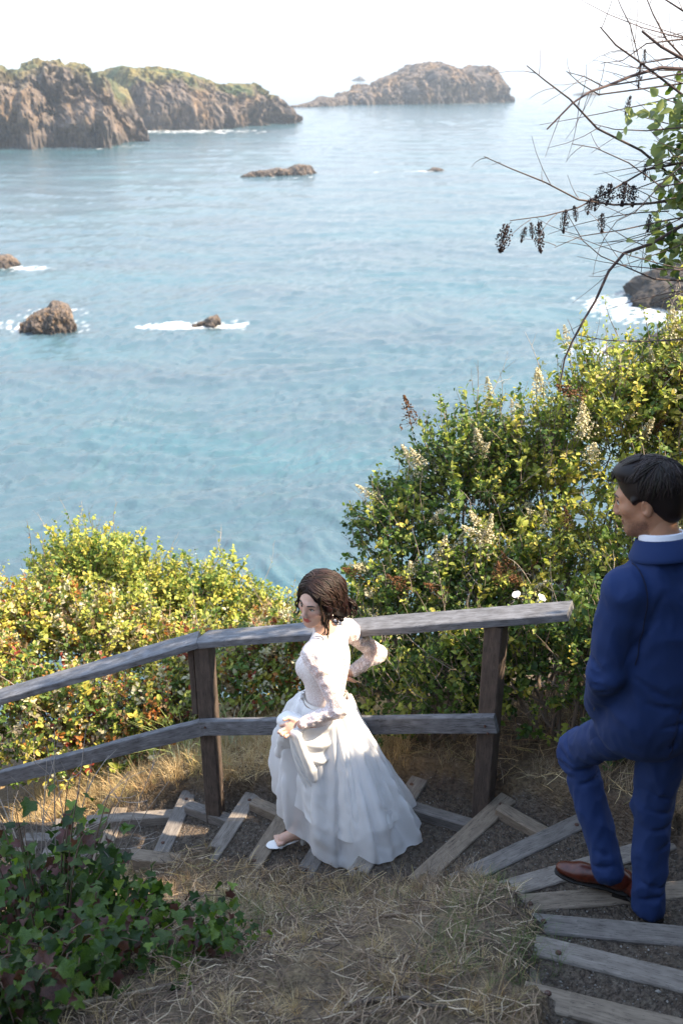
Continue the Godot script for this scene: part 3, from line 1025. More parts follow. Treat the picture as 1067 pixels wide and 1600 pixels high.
func build_plants() -> void:
	leaf_oval = make_leaf(0.62, 0.35, 0.18)
	leaf_narrow = make_leaf(0.34, 0.3, 0.25)
	leaf_lobed = [make_lobed(1), make_lobed(2), make_lobed(3)]
	panicle = make_panicle(5)
	seed_cluster = make_seed_cluster(8)
	var fm := mat(Color.WHITE, 0.8, true)
	fm.backlight_enabled = true
	fm.backlight = lin(0.5, 0.48, 0.36)
	M.flower = fm
	var dm := mat(Color(0.48, 0.34, 0.24), 0.9, true)
	M.dead_flower = dm
	M.mottle = noise_tex(0.02, 256, grad([[0.0, Color(0.62, 0.66, 0.5)], [0.45, Color(0.85, 0.87, 0.8)], [0.6, Color(1, 1, 1)], [1.0, Color(1.0, 0.98, 0.8)]]), false, 4, FastNoiseLite.TYPE_SIMPLEX, 4, 71)
	M.seed = mat(Color(0.15, 0.10, 0.105), 0.95)
	var lime := Color(0.37, 0.40, 0.085)
	var yellow := Color(0.56, 0.48, 0.10)
	var mid := Color(0.12, 0.19, 0.04)
	var deep := Color(0.05, 0.095, 0.025)
	var orange := Color(0.42, 0.17, 0.04)
	var red := Color(0.30, 0.06, 0.035)
	var cream := Color(0.62, 0.56, 0.38)
	var tan := Color(0.32, 0.22, 0.12)
	# seaward side, in the sun
	var sunny := {"mesh": leaf_oval, "size": [0.028, 0.046], "palette": [[lime, 4.0], [yellow, 2.6], [mid, 1.8], [cream, 2.2], [orange, 0.7], [tan, 0.8], [red, 0.2]], "density": 210.0, "leaves": 13, "bare": 0.08, "wild": 0.10, "whips": 26, "bark": Color(0.16, 0.11, 0.08)}
	var bright := sunny.duplicate()
	bright.palette = [[lime, 5.0], [yellow, 1.6], [mid, 2.5]]
	bright.leaves = 15
	var bramble := sunny.duplicate()
	bramble.palette = [[mid, 4.0], [lime, 3.0], [cream, 2.0], [orange, 1.0], [red, 0.5], [yellow, 1.6], [tan, 0.8]]
	var dry := sunny.duplicate()
	dry.palette = [[cream, 4.0], [tan, 3.0], [lime, 2.0], [yellow, 2.0], [orange, 0.6]]
	dry.mesh = leaf_narrow
	dry.bare = 0.25
	var g := "sunlit shrubs beyond the handrail"
	shrub("shrub", "bright green rounded shrub with upright tips rising above its neighbours", "shrub", Vector3(-2.0, 19.6, -7.0), [[Vector3(-2.0, 21.0, -7.0), Vector3(0.55, 0.72, 0.5)], [Vector3(-1.62, 20.9, -6.9), Vector3(0.42, 0.66, 0.45)]], bright, g)
	shrub("shrub", "yellow leaved shrub below the bright green rounded one", "shrub", Vector3(-1.85, 20.0, -6.3), [[Vector3(-2.3, 20.9, -6.45), Vector3(0.5, 0.62, 0.4)], [Vector3(-1.75, 20.95, -6.3), Vector3(0.5, 0.58, 0.4)], [Vector3(-1.3, 20.85, -6.2), Vector3(0.4, 0.5, 0.35)]], sunny, g)
	shrub("shrub", "pale green shrub with tufted top right of a red sprig", "shrub", Vector3(-1.2, 19.9, -7.0), [[Vector3(-1.15, 20.78, -7.0), Vector3(0.48, 0.62, 0.45)], [Vector3(-0.72, 20.6, -7.1), Vector3(0.42, 0.5, 0.4)]], bright, g)
	shrub("shrub", "bramble thicket with cream and rust leaves behind the sloping handrail", "shrub", Vector3(-1.6, 20.3, -5.7), [[Vector3(-2.45, 20.75, -5.75), Vector3(0.55, 0.62, 0.4)], [Vector3(-1.85, 20.72, -5.65), Vector3(0.5, 0.6, 0.38)], [Vector3(-1.3, 20.78, -5.6), Vector3(0.45, 0.52, 0.35)]], bramble, g)
	shrub("shrub", "mixed green and cream shrub between the seaward post and the woman", "shrub", Vector3(-0.6, 20.6, -5.8), [[Vector3(-0.85, 20.95, -5.85), Vector3(0.45, 0.52, 0.36)], [Vector3(-0.4, 20.98, -5.95), Vector3(0.45, 0.5, 0.36)], [Vector3(0.05, 21.0, -6.0), Vector3(0.4, 0.48, 0.36)]], bramble, g)
	shrub("shrub", "dry straw coloured shrub with bare twigs behind the woman's head", "shrub", Vector3(-0.3, 20.0, -6.9), [[Vector3(-0.45, 20.6, -6.8), Vector3(0.5, 0.5, 0.4)], [Vector3(0.1, 20.62, -6.9), Vector3(0.5, 0.52, 0.4)]], dry, g)
	shrub("shrub", "leafy yellow shrub tangled with dead grey twigs beside the bramble", "shrub", Vector3(-2.75, 20.2, -6.0), [[Vector3(-2.72, 21.35, -6.05), Vector3(0.42, 0.62, 0.4)], [Vector3(-3.1, 21.2, -6.0), Vector3(0.5, 0.7, 0.4)]], sunny, g)
	# landward big shrub
	var green := {"mesh": leaf_oval, "size": [0.024, 0.042], "palette": [[mid, 5.0], [deep, 3.0], [lime, 2.6], [yellow, 0.6]], "density": 230.0, "leaves": 14, "wild": 0.09, "whips": 60, "bark": Color(0.19, 0.15, 0.12), "stems": 5, "thick": 1.1, "flowers": 34, "flower_mat": M.flower}
	var limey := green.duplicate()
	limey.palette = [[lime, 5.0], [mid, 3.0], [yellow, 1.8], [cream, 0.5]]
	limey.flowers = 36
	var low := green.duplicate()
	low.flowers = 0
	low.density = 200.0
	var g2 := "tall flowering shrubs behind the handrail end"
	shrub("flowering_shrub", "leafy green shrub with cream flower plumes leaning over the handrail towards the sea", "shrub", Vector3(0.65, 21.0, -5.3), [[Vector3(0.42, 22.28, -5.45), Vector3(0.42, 0.48, 0.42)], [Vector3(0.80, 22.55, -5.5), Vector3(0.5, 0.62, 0.45)], [Vector3(0.40, 21.9, -5.15), Vector3(0.42, 0.5, 0.36)], [Vector3(0.75, 22.0, -5.0), Vector3(0.45, 0.5, 0.3)]], green, g2)
	shrub("flowering_shrub", "sunlit yellow green shrub with many cream plumes beside the man's head", "shrub", Vector3(1.45, 21.2, -5.4), [[Vector3(1.22, 22.65, -5.45), Vector3(0.52, 0.62, 0.42)], [Vector3(1.68, 22.92, -5.5), Vector3(0.55, 0.68, 0.45)], [Vector3(1.2, 22.1, -5.0), Vector3(0.48, 0.6, 0.32)]], limey, g2)
	shrub("flowering_shrub", "tall shrub with dry brown plumes behind the man's shoulder", "shrub", Vector3(2.1, 21.6, -5.2), [[Vector3(2.2, 23.0, -5.4), Vector3(0.6, 0.85, 0.5)], [Vector3(1.75, 22.3, -4.85), Vector3(0.5, 0.75, 0.36)], [Vector3(2.4, 22.5, -4.6), Vector3(0.5, 0.8, 0.5)]], limey, g2)
	shrub("shrub", "low bramble under the lower rail beside the landward post", "shrub", Vector3(0.5, 21.4, -4.65), [[Vector3(0.28, 21.62, -4.82), Vector3(0.38, 0.42, 0.24)], [Vector3(0.62, 21.8, -4.62), Vector3(0.4, 0.45, 0.24)]], low)
	shrub("shrub", "leafy bramble behind the landward post near the man's knee", "shrub", Vector3(1.2, 21.7, -4.4), [[Vector3(0.98, 21.95, -4.5), Vector3(0.38, 0.5, 0.26)], [Vector3(1.35, 22.05, -4.35), Vector3(0.42, 0.55, 0.28)], [Vector3(1.75, 22.1, -4.1), Vector3(0.45, 0.6, 0.36)]], low)
	build_twig_tree()
	build_bank_plants()
	build_shade_tree()
	build_grass()

var twig_lines := [
	[0.0087, 0.0033, [Vector3(1.539, 24.419, -4.300), Vector3(1.415, 24.375, -4.250), Vector3(1.271, 24.310, -4.200), Vector3(1.157, 24.275, -4.150), Vector3(1.092, 24.203, -4.120), Vector3(1.047, 24.089, -4.100), Vector3(1.011, 24.014, -4.080), Vector3(0.961, 23.938, -4.060), Vector3(0.926, 23.859, -4.050), Vector3(0.920, 23.754, -4.050)]],
	[0.0065, 0.0016, [Vector3(1.492, 24.508, -4.200), Vector3(1.384, 24.483, -4.200), Vector3(1.224, 24.469, -4.150), Vector3(1.082, 24.476, -4.100), Vector3(0.929, 24.501, -4.050), Vector3(0.777, 24.562, -4.000), Vector3(0.642, 24.625, -3.950), Vector3(0.535, 24.668, -3.920)]],
	[0.0059, 0.0016, [Vector3(1.504, 24.646, -4.300), Vector3(1.380, 24.621, -4.250), Vector3(1.222, 24.594, -4.200), Vector3(1.052, 24.519, -4.100), Vector3(0.920, 24.465, -4.050), Vector3(0.788, 24.436, -4.000), Vector3(0.644, 24.426, -3.950)]],
	[0.0067, 0.0020, [Vector3(1.539, 24.419, -4.300), Vector3(1.410, 24.521, -4.300), Vector3(1.187, 24.666, -4.200), Vector3(0.989, 24.755, -4.100), Vector3(0.847, 24.861, -4.000), Vector3(0.737, 24.928, -3.950), Vector3(0.663, 24.981, -3.920)]],
	[0.0086, 0.0031, [Vector3(1.447, 24.957, -4.200), Vector3(1.316, 24.962, -4.200), Vector3(1.225, 24.962, -4.200), Vector3(1.104, 24.935, -4.150), Vector3(1.009, 24.907, -4.100), Vector3(0.927, 24.886, -4.050), Vector3(0.865, 24.845, -4.020), Vector3(0.773, 24.755, -4.000)]],
	[0.0061, 0.0025, [Vector3(1.437, 24.801, -4.100), Vector3(1.298, 24.869, -4.100), Vector3(1.121, 24.980, -4.100), Vector3(1.005, 25.049, -4.050), Vector3(0.936, 25.097, -4.000)]],
	[0.0049, 0.0018, [Vector3(1.333, 24.980, -4.200), Vector3(1.235, 25.069, -4.200), Vector3(1.175, 25.156, -4.200), Vector3(1.128, 25.241, -4.200)]],
	[0.0050, 0.0019, [Vector3(1.464, 25.070, -4.300), Vector3(1.317, 25.171, -4.300), Vector3(1.246, 25.203, -4.300), Vector3(1.168, 25.236, -4.300)]],
	[0.0071, 0.0047, [Vector3(1.355, 24.959, -4.000), Vector3(1.248, 25.002, -4.000), Vector3(1.157, 25.034, -4.000), Vector3(1.081, 25.086, -4.000)]],
	[0.0040, 0.0013, [Vector3(1.520, 24.148, -4.200), Vector3(1.289, 24.166, -4.150), Vector3(1.176, 24.220, -4.100), Vector3(1.054, 24.271, -4.100), Vector3(0.958, 24.342, -4.050), Vector3(0.888, 24.436, -4.000)]],
	[0.0042, 0.0014, [Vector3(1.618, 23.904, -4.300), Vector3(1.501, 23.875, -4.300), Vector3(1.327, 23.874, -4.250), Vector3(1.146, 23.893, -4.200), Vector3(0.968, 23.950, -4.100)]],
	[0.0039, 0.0013, [Vector3(1.503, 24.433, -4.200), Vector3(1.310, 24.402, -4.150), Vector3(1.120, 24.372, -4.100), Vector3(0.944, 24.355, -4.050), Vector3(0.835, 24.326, -4.000)]],
	[0.0038, 0.0013, [Vector3(1.449, 24.568, -4.100), Vector3(1.251, 24.544, -4.100), Vector3(1.101, 24.632, -4.050), Vector3(0.960, 24.694, -4.000), Vector3(0.874, 24.709, -4.000)]],
	[0.0031, 0.0012, [Vector3(1.314, 24.755, -4.100), Vector3(1.175, 24.744, -4.100), Vector3(1.038, 24.758, -4.050), Vector3(0.928, 24.773, -4.000)]],
	[0.0030, 0.0012, [Vector3(1.371, 24.694, -4.000), Vector3(1.242, 24.578, -4.000), Vector3(1.134, 24.460, -4.000), Vector3(1.076, 24.424, -4.000), Vector3(1.021, 24.350, -4.000)]],
	[0.0030, 0.0012, [Vector3(0.985, 24.907, -4.100), Vector3(0.910, 24.941, -4.050), Vector3(0.826, 24.959, -4.000)]],
	[0.0030, 0.0012, [Vector3(0.977, 24.869, -4.100), Vector3(0.888, 24.915, -4.050), Vector3(0.826, 24.955, -4.000)]],
	[0.0036, 0.0014, [Vector3(1.285, 25.068, -4.150), Vector3(1.137, 25.045, -4.100), Vector3(1.060, 24.991, -4.100), Vector3(0.965, 24.980, -4.050)]],
	[0.0030, 0.0012, [Vector3(1.121, 24.980, -4.100), Vector3(1.069, 25.110, -4.100), Vector3(1.026, 25.173, -4.100), Vector3(0.998, 25.215, -4.100)]],
]

func build_twig_tree() -> void:
	var base := Vector3(2.35, ground(2.35, -4.1) - 0.05, -4.1)
	var root := thing("leafy_tree", "half bare tree with berry clusters and glossy leaves on long twigs", "tree", base)
	var wood := MB.new()
	wood.has_c = true
	var bark := Color(0.085, 0.06, 0.055)
	var crown := Vector3(1.75, 24.5, -4.2)
	# trunk and limbs
	var trunk := MB.new()
	trunk.has_c = true
	trunk.tube(PackedVector3Array([Vector3.ZERO, Vector3(-0.05, 0.6, -0.02), Vector3(-0.2, 1.3, -0.05), Vector3(-0.35, 2.0, -0.1), Vector3(-0.5, 2.5, -0.1), Vector3(-0.62, 3.0, -0.1)]), PackedFloat32Array([0.075, 0.06, 0.05, 0.04, 0.03, 0.016]), 8, bark * 1.5)
	obj("trunk", trunk.done(), M.bark, root)
	var ends := []
	for l in twig_lines:
		var pts := PackedVector3Array()
		var rad := PackedFloat32Array()
		# limb from the trunk to the first point of the twig
		var p0: Vector3 = l[2][0] - base
		var join := Vector3(-0.35, 2.0, -0.1).lerp(Vector3(-0.62, 3.0, -0.1), clampf((p0.y - 1.9) / 1.1, 0.0, 1.0))
		pts.append(join)
		rad.append(l[0] * 1.3)
		pts.append(join.lerp(p0, 0.55) + Vector3(0, 0.04, 0))
		rad.append(l[0] * 1.15)
		var n: int = l[2].size()
		for k in n:
			var q: Vector3 = l[2][k]
			pts.append(q - base + Vector3(rr(-1, 1), rr(-1, 1), rr(-1, 1)) * 0.006)
			rad.append(lerpf(l[0], l[1], float(k) / (n - 1)))
		wood.tube(pts, rad, 5, bark * rr(0.8, 1.3))
		# side twigs
		for k in range(1, n):
			var a: Vector3 = l[2][k - 1] - base
			var b: Vector3 = l[2][k] - base
			var d := (b - a).normalized()
			for s in 2:
				if rng.randf() < 0.55:
					var st := a.lerp(b, rng.randf())
					var perp := d.cross(Vector3(rr(-0.4, 0.4), rr(-0.3, 0.3), 1.0)).normalized() * (1.0 if rng.randf() < 0.5 else -1.0)
					var ln := rr(0.03, 0.22)
					var en := st + (d * rr(0.4, 1.0) + perp * rr(0.3, 0.8) + Vector3(0, 0, rr(-0.4, 0.4))).normalized() * ln
					wood.tube(curve3(st, en, rdir() * 0.012, 3), PackedFloat32Array([0.0017, 0.0014, 0.0011, 0.0008]), 3, bark * rr(0.8, 1.6), false)
					ends.append(en)
	# more fine twigs fanning out of the crown
	for k in 70:
		var a := Vector3(rr(1.35, 1.75), rr(24.1, 25.35), rr(-4.4, -3.95)) - base
		var en := a + Vector3(rr(-0.55, -0.1), rr(-0.22, 0.22), rr(-0.15, 0.1))
		wood.tube(curve3(a, en, Vector3(0, rr(-0.03, 0.03), 0), 4), PackedFloat32Array([0.0028, 0.0024, 0.0019, 0.0014, 0.0008]), 4, bark * rr(0.8, 1.5), false)
		if rng.randf() < 0.4: ends.append(en)
	obj("branches", wood.done(), M.bark, root)
	# leaves one by one
	var lm := []
	for c in [Color(0.03, 0.065, 0.014), Color(0.045, 0.085, 0.016), Color(0.11, 0.15, 0.025), Color(0.02, 0.045, 0.012)]:
		var q: StandardMaterial3D = M.leaf.duplicate()
		q.vertex_color_use_as_albedo = false
		q.albedo_color = c.linear_to_srgb()
		q.roughness = 0.38
		q.backlight = lin(0.35, 0.4, 0.15)
		lm.append(q)
	M.leaf_set = lm
	var centres := [[Vector3(1.33, 24.68, -4.2), 0.12, 44], [Vector3(1.37, 24.82, -4.2), 0.12, 40], [Vector3(1.42, 24.30, -4.3), 0.13, 46], [Vector3(1.07, 24.79, -4.05), 0.045, 7], [Vector3(1.32, 24.50, -4.2), 0.10, 34], [Vector3(1.18, 24.83, -4.1), 0.05, 8], [Vector3(1.5, 24.6, -4.2), 0.22, 80], [Vector3(1.25, 24.28, -4.2), 0.06, 6], [Vector3(1.45, 25.0, -4.2), 0.14, 12]]
	for c in centres:
		for k in c[2]:
			var p: Vector3 = c[0] - base + rdir() * c[1] * pow(rng.randf(), 0.45)
			var ld := rdir() + Vector3(-0.3, -0.15, 0.2)
			obj("leaf", leaf_oval, lm[rng.randi() % 4], root, leaf_xf(p, ld, Vector3.UP * 0.6 + rdir(), rr(0.035, 0.07)))
	var fx := []
	var fc := []
	for k in 800:
		var p := Vector3(rr(1.33, 1.75), rr(24.15, 24.95), rr(-4.45, -4.0)) - base
		if nz.get_noise_3d(p.x * 4.0, p.y * 4.0, p.z * 4.0) < -0.1: continue
		fx.append(leaf_xf(p, rdir() + Vector3(-0.3, -0.15, 0.2), Vector3.UP * 0.6 + rdir(), rr(0.035, 0.065)))
		fc.append([Color(0.03, 0.065, 0.014), Color(0.045, 0.085, 0.016), Color(0.11, 0.15, 0.025)][rng.randi() % 3] * rr(0.7, 1.2))
	multi("foliage", leaf_oval, M.leaf, fx, fc, root).set_meta("kind", "stuff")
	# dark dried seed clusters hanging from the twigs
	for c in [[0.637, 24.415, -3.95, 0.105, 1.2], [0.712, 24.405, -3.97, 0.06, 0.9], [0.765, 24.42, -3.99, 0.115, 0.8], [0.735, 24.42, -3.98, 0.06, 0.8], [0.875, 24.46, -4.03, 0.085, 0.9], [0.91, 24.475, -4.04, 0.06, 0.9], [0.975, 24.50, -4.06, 0.06, 1.2], [1.0, 24.51, -4.08, 0.06, 1.2],
		[1.02, 24.545, -4.09, 0.07, 1.2], [1.06, 24.55, -4.1, 0.08, 1.3], [1.12, 24.555, -4.12, 0.09, 1.3], [1.16, 24.54, -4.14, 0.08, 1.1], [1.03, 24.44, -4.08, 0.075, 1.0], [1.09, 24.87, -4.08, 0.07, 0.7], [1.20, 24.62, -4.15, 0.06, 0.8], [1.11, 24.98, -4.06, 0.08, 0.7], [1.12, 25.03, -4.06, 0.06, 0.7], [1.26, 24.42, -4.2, 0.07, 0.9]]:
		var s: float = c[3] * 1.05
		obj("seed_cluster", seed_cluster, M.seed, root, Transform3D(Basis(Vector3.UP, rr(0, TAU)) * Basis(Vector3.BACK, rr(-0.25, 0.25)) * Basis().scaled(Vector3(s * c[4] * 0.75, s, s * c[4] * 0.75)), Vector3(c[0], c[1], c[2]) - base))

func build_shade_tree() -> void:
	# stands right of the stair, outside the picture; the man and the lower stair are in its shade
	var st := {"mesh": leaf_oval, "size": [0.07, 0.11], "palette": [[Color(0.05, 0.09, 0.025), 3.0], [Color(0.08, 0.13, 0.03), 2.0]], "density": 75.0, "leaves": 16, "spread": 0.05, "back": 1.0, "stems": 2, "thick": 3.0, "wild": 0.0}
	shrub("evergreen_tree", "dense evergreen tree standing over the stair beside the man", "tree", Vector3(3.1, ground(3.1, -3.0), -3.0), [[Vector3(3.0, 24.0, -2.6), Vector3(0.8, 1.2, 0.7)], [Vector3(3.05, 25.7, -2.35), Vector3(0.85, 1.3, 0.75)], [Vector3(3.1, 23.8, -3.4), Vector3(0.6, 1.0, 0.42)], [Vector3(3.0, 25.0, -1.3), Vector3(0.85, 1.6, 0.9)]], st, "")
	shrub("evergreen_shrub", "dense dark shrub on the uphill side of the steps behind the man", "shrub", Vector3(2.5, ground(2.5, -1.6), -1.6), [[Vector3(2.45, 23.3, -2.3), Vector3(0.45, 0.9, 0.6)], [Vector3(2.5, 23.7, -1.2), Vector3(0.5, 1.0, 0.7)], [Vector3(2.4, 23.9, 0.0), Vector3(0.55, 1.1, 0.8)], [Vector3(2.35, 25.3, -0.9), Vector3(0.6, 1.2, 0.9)], [Vector3(2.2, 25.7, 0.6), Vector3(0.7, 1.3, 1.0)]], st, "")
	shrub("evergreen_tree", "leafy evergreen on the slope above the top of the steps", "tree", Vector3(1.5, ground(1.5, 2.6), 2.6), [[Vector3(1.9, 26.0, 2.4), Vector3(1.2, 1.6, 0.9)], [Vector3(0.0, 25.8, 3.0), Vector3(1.3, 1.4, 0.9)], [Vector3(-1.8, 25.3, 2.8), Vector3(1.2, 1.5, 0.9)]], st, "")

func build_bank_plants() -> void:
	var mid := Color(0.058, 0.110, 0.023)
	var lime := Color(0.14, 0.21, 0.035)
	var deep := Color(0.028, 0.058, 0.016)
	var plum := Color(0.11, 0.045, 0.042)
	var mats := []
	for c in [mid, lime, deep, plum, Color(0.085, 0.15, 0.028)]:
		var q: StandardMaterial3D = M.leaf.duplicate()
		q.vertex_color_use_as_albedo = false
		q.albedo_color = c.linear_to_srgb()
		q.uv1_triplanar = true
		q.uv1_scale = Vector3(1.6, 1.6, 1.6)
		q.albedo_texture = M.mottle
		q.roughness = 0.45
		mats.append(q)
	# each plant: arching stems with lobed leaves
	var plants := [
		["bramble_plant", "bramble bush with lobed green and plum leaves on the near bank", Vector3(-1.24, 0, -3.02), 0.40, 1.05, 50, 290, 0.058, [0, 0, 2, 2, 4, 3, 2]],
		["ivy_plant", "low lime green ivy with star shaped leaves trailing over the dry bank", Vector3(-0.92, 0, -2.72), 0.50, 0.34, 40, 290, 0.052, [1, 4, 0, 1, 4, 2]],
		["bramble_plant", "bramble clump with plum tinged leaves below the lime ivy", Vector3(-1.12, 0, -2.28), 0.42, 0.40, 40, 290, 0.052, [2, 0, 2, 4, 3]],
		["ivy_plant", "small bright ivy sprig creeping towards the dry grass", Vector3(-0.48, 0, -2.68), 0.20, 0.14, 10, 70, 0.042, [1, 4, 0]]]
	for p in plants:
		var at: Vector3 = p[2]
		at.y = ground(at.x, at.z)
		var root := thing(p[0], p[1], "plant", at)
		var wood := MB.new()
		wood.has_c = true
		var spots := []
		for s in p[5]:
			var a := rr(0, TAU)
			var rad: float = p[3] * sqrt(rng.randf())
			var foot := Vector3(cos(a) * rad * 0.5, 0, sin(a) * rad * 0.5)
			foot.y = ground(at.x + foot.x, at.z + foot.z) - at.y - 0.02
			var tip := Vector3(cos(a) * rad * 1.15, 0, sin(a) * rad * 1.15)
			tip.y = ground(at.x + tip.x, at.z + tip.z) - at.y + p[4] * rr(0.25, 1.0) * (1.15 - 0.55 * rad / p[3])
			var bend := Vector3(0, rr(0.02, 0.14), 0)
			var pts := curve3(foot, tip, bend, 6)
			wood.tube(pts, PackedFloat32Array([0.004, 0.0038, 0.0035, 0.003, 0.0026, 0.002, 0.0014]), 4, Color(0.13, 0.085, 0.06) * rr(0.7, 1.4))
			for k in pts.size():
				if k > 0: spots.append(pts[k])
			for k in pts.size() - 1:
				spots.append(pts[k].lerp(pts[k + 1], 0.5))
		obj("stems", wood.done(), M.bark, root)
		for k in p[6]:
			var q: Vector3 = spots[rng.randi() % spots.size()] + rdir() * rr(0.02, 0.075)
			q.y = maxf(q.y, ground(at.x + q.x, at.z + q.z) - at.y + 0.015)
			var ld := rdir() + Vector3(0, -0.1, 0.25)
			var choice: Array = p[8]
			obj("leaf", leaf_lobed[rng.randi() % 3], mats[choice[rng.randi() % choice.size()]], root, leaf_xf(q, ld, Vector3(rr(-0.2, 0.2), 1.0, 0.35) + rdir() * 0.55, rr(0.6, 1.15) * p[7]))
		var fx := []
		var fc := []
		for k in p[6] * 2:
			var q: Vector3 = spots[rng.randi() % spots.size()] * Vector3(1, 0.8, 1) + rdir() * rr(0.02, 0.09)
			q.y = maxf(q.y, ground(at.x + q.x, at.z + q.z) - at.y + 0.01)
			fx.append(leaf_xf(q, rdir() + Vector3(0, -0.1, 0.25), Vector3(rr(-0.2, 0.2), 1.0, 0.35) + rdir() * 0.7, rr(0.5, 0.9) * p[7]))
			fc.append([mid, deep, plum, mid, lime][rng.randi() % 5] * rr(0.7, 1.3))
		multi("foliage", leaf_lobed[1], M.leaf, fx, fc, root).set_meta("kind", "stuff")
	# dead grey twigs on the left
	var at := Vector3(-1.3, ground(-1.3, -3.35), -3.35)
	var root := thing("dead_shrub", "leafless grey shrub of thin crossing twigs by the lower handrail", "shrub", at)
	var dead := MB.new()
	dead.has_c = true
	for s in 46:
		var a := rr(0, TAU)
		var foot := Vector3(cos(a), 0, sin(a)) * rr(0.0, 0.22)
		var tip := foot + Vector3(rr(-0.4, 0.42), rr(0.25, 1.0), rr(-0.25, 0.25))
		var pts := curve3(foot, tip, rdir() * 0.06, 5)
		var cl := Color(0.36, 0.31, 0.27) * rr(0.55, 1.15)
		dead.tube(pts, PackedFloat32Array([0.0042, 0.0038, 0.003, 0.0024, 0.0018, 0.001]), 4, cl)
		for q in 4:
			var b := pts[1 + rng.randi() % 4]
			dead.tube(curve3(b, b + (tip - foot).normalized() * rr(0.05, 0.2) + rdir() * 0.14, rdir() * 0.02, 3), PackedFloat32Array([0.0018, 0.0015, 0.0012, 0.0007]), 3, cl, false)
	obj("twigs", dead.done(), M.bark, root)

func blade_tuft(n: int, hgt: float, spread: float, wid: float, sd: int, flop: float) -> ArrayMesh:
	var g := RandomNumberGenerator.new()
	g.seed = sd
	var m := MB.new()
	for k in n:
		var a := g.randf() * TAU
		var f := Vector3(cos(a), 0, sin(a)) * spread * 0.3 * g.randf()
		var o := Vector3(cos(a + g.randf_range(-0.7, 0.7)), 0, sin(a + g.randf_range(-0.7, 0.7)))
		var h := hgt * g.randf_range(0.45, 1.0)
		var out := spread * g.randf_range(0.3, 1.0)
		var sd2 := o.cross(Vector3.UP) * wid * 0.5
		var first := m.v.size()
		for s in 4:
			var t := s / 3.0
			var p := f + o * out * t * t + Vector3.UP * (h * (t - flop * t * t))
			var w := sd2 * (1.0 - t * 0.85)
			m.vert(p - w)
			m.vert(p + w)
		for s in 3:
			var b := first + s * 2
			m.quad(b, b + 2, b + 3, b + 1)
	return m.done()

func scatter(n: int, x0: float, x1: float, z0: float, z1: float, keep: Callable) -> Array:
	var out := []
	for k in n:
		var x := rr(x0, x1)
		var z := rr(z0, z1)
		if keep.call(x, z):
			out.append(Vector3(x, ground(x, z), z))
	return out

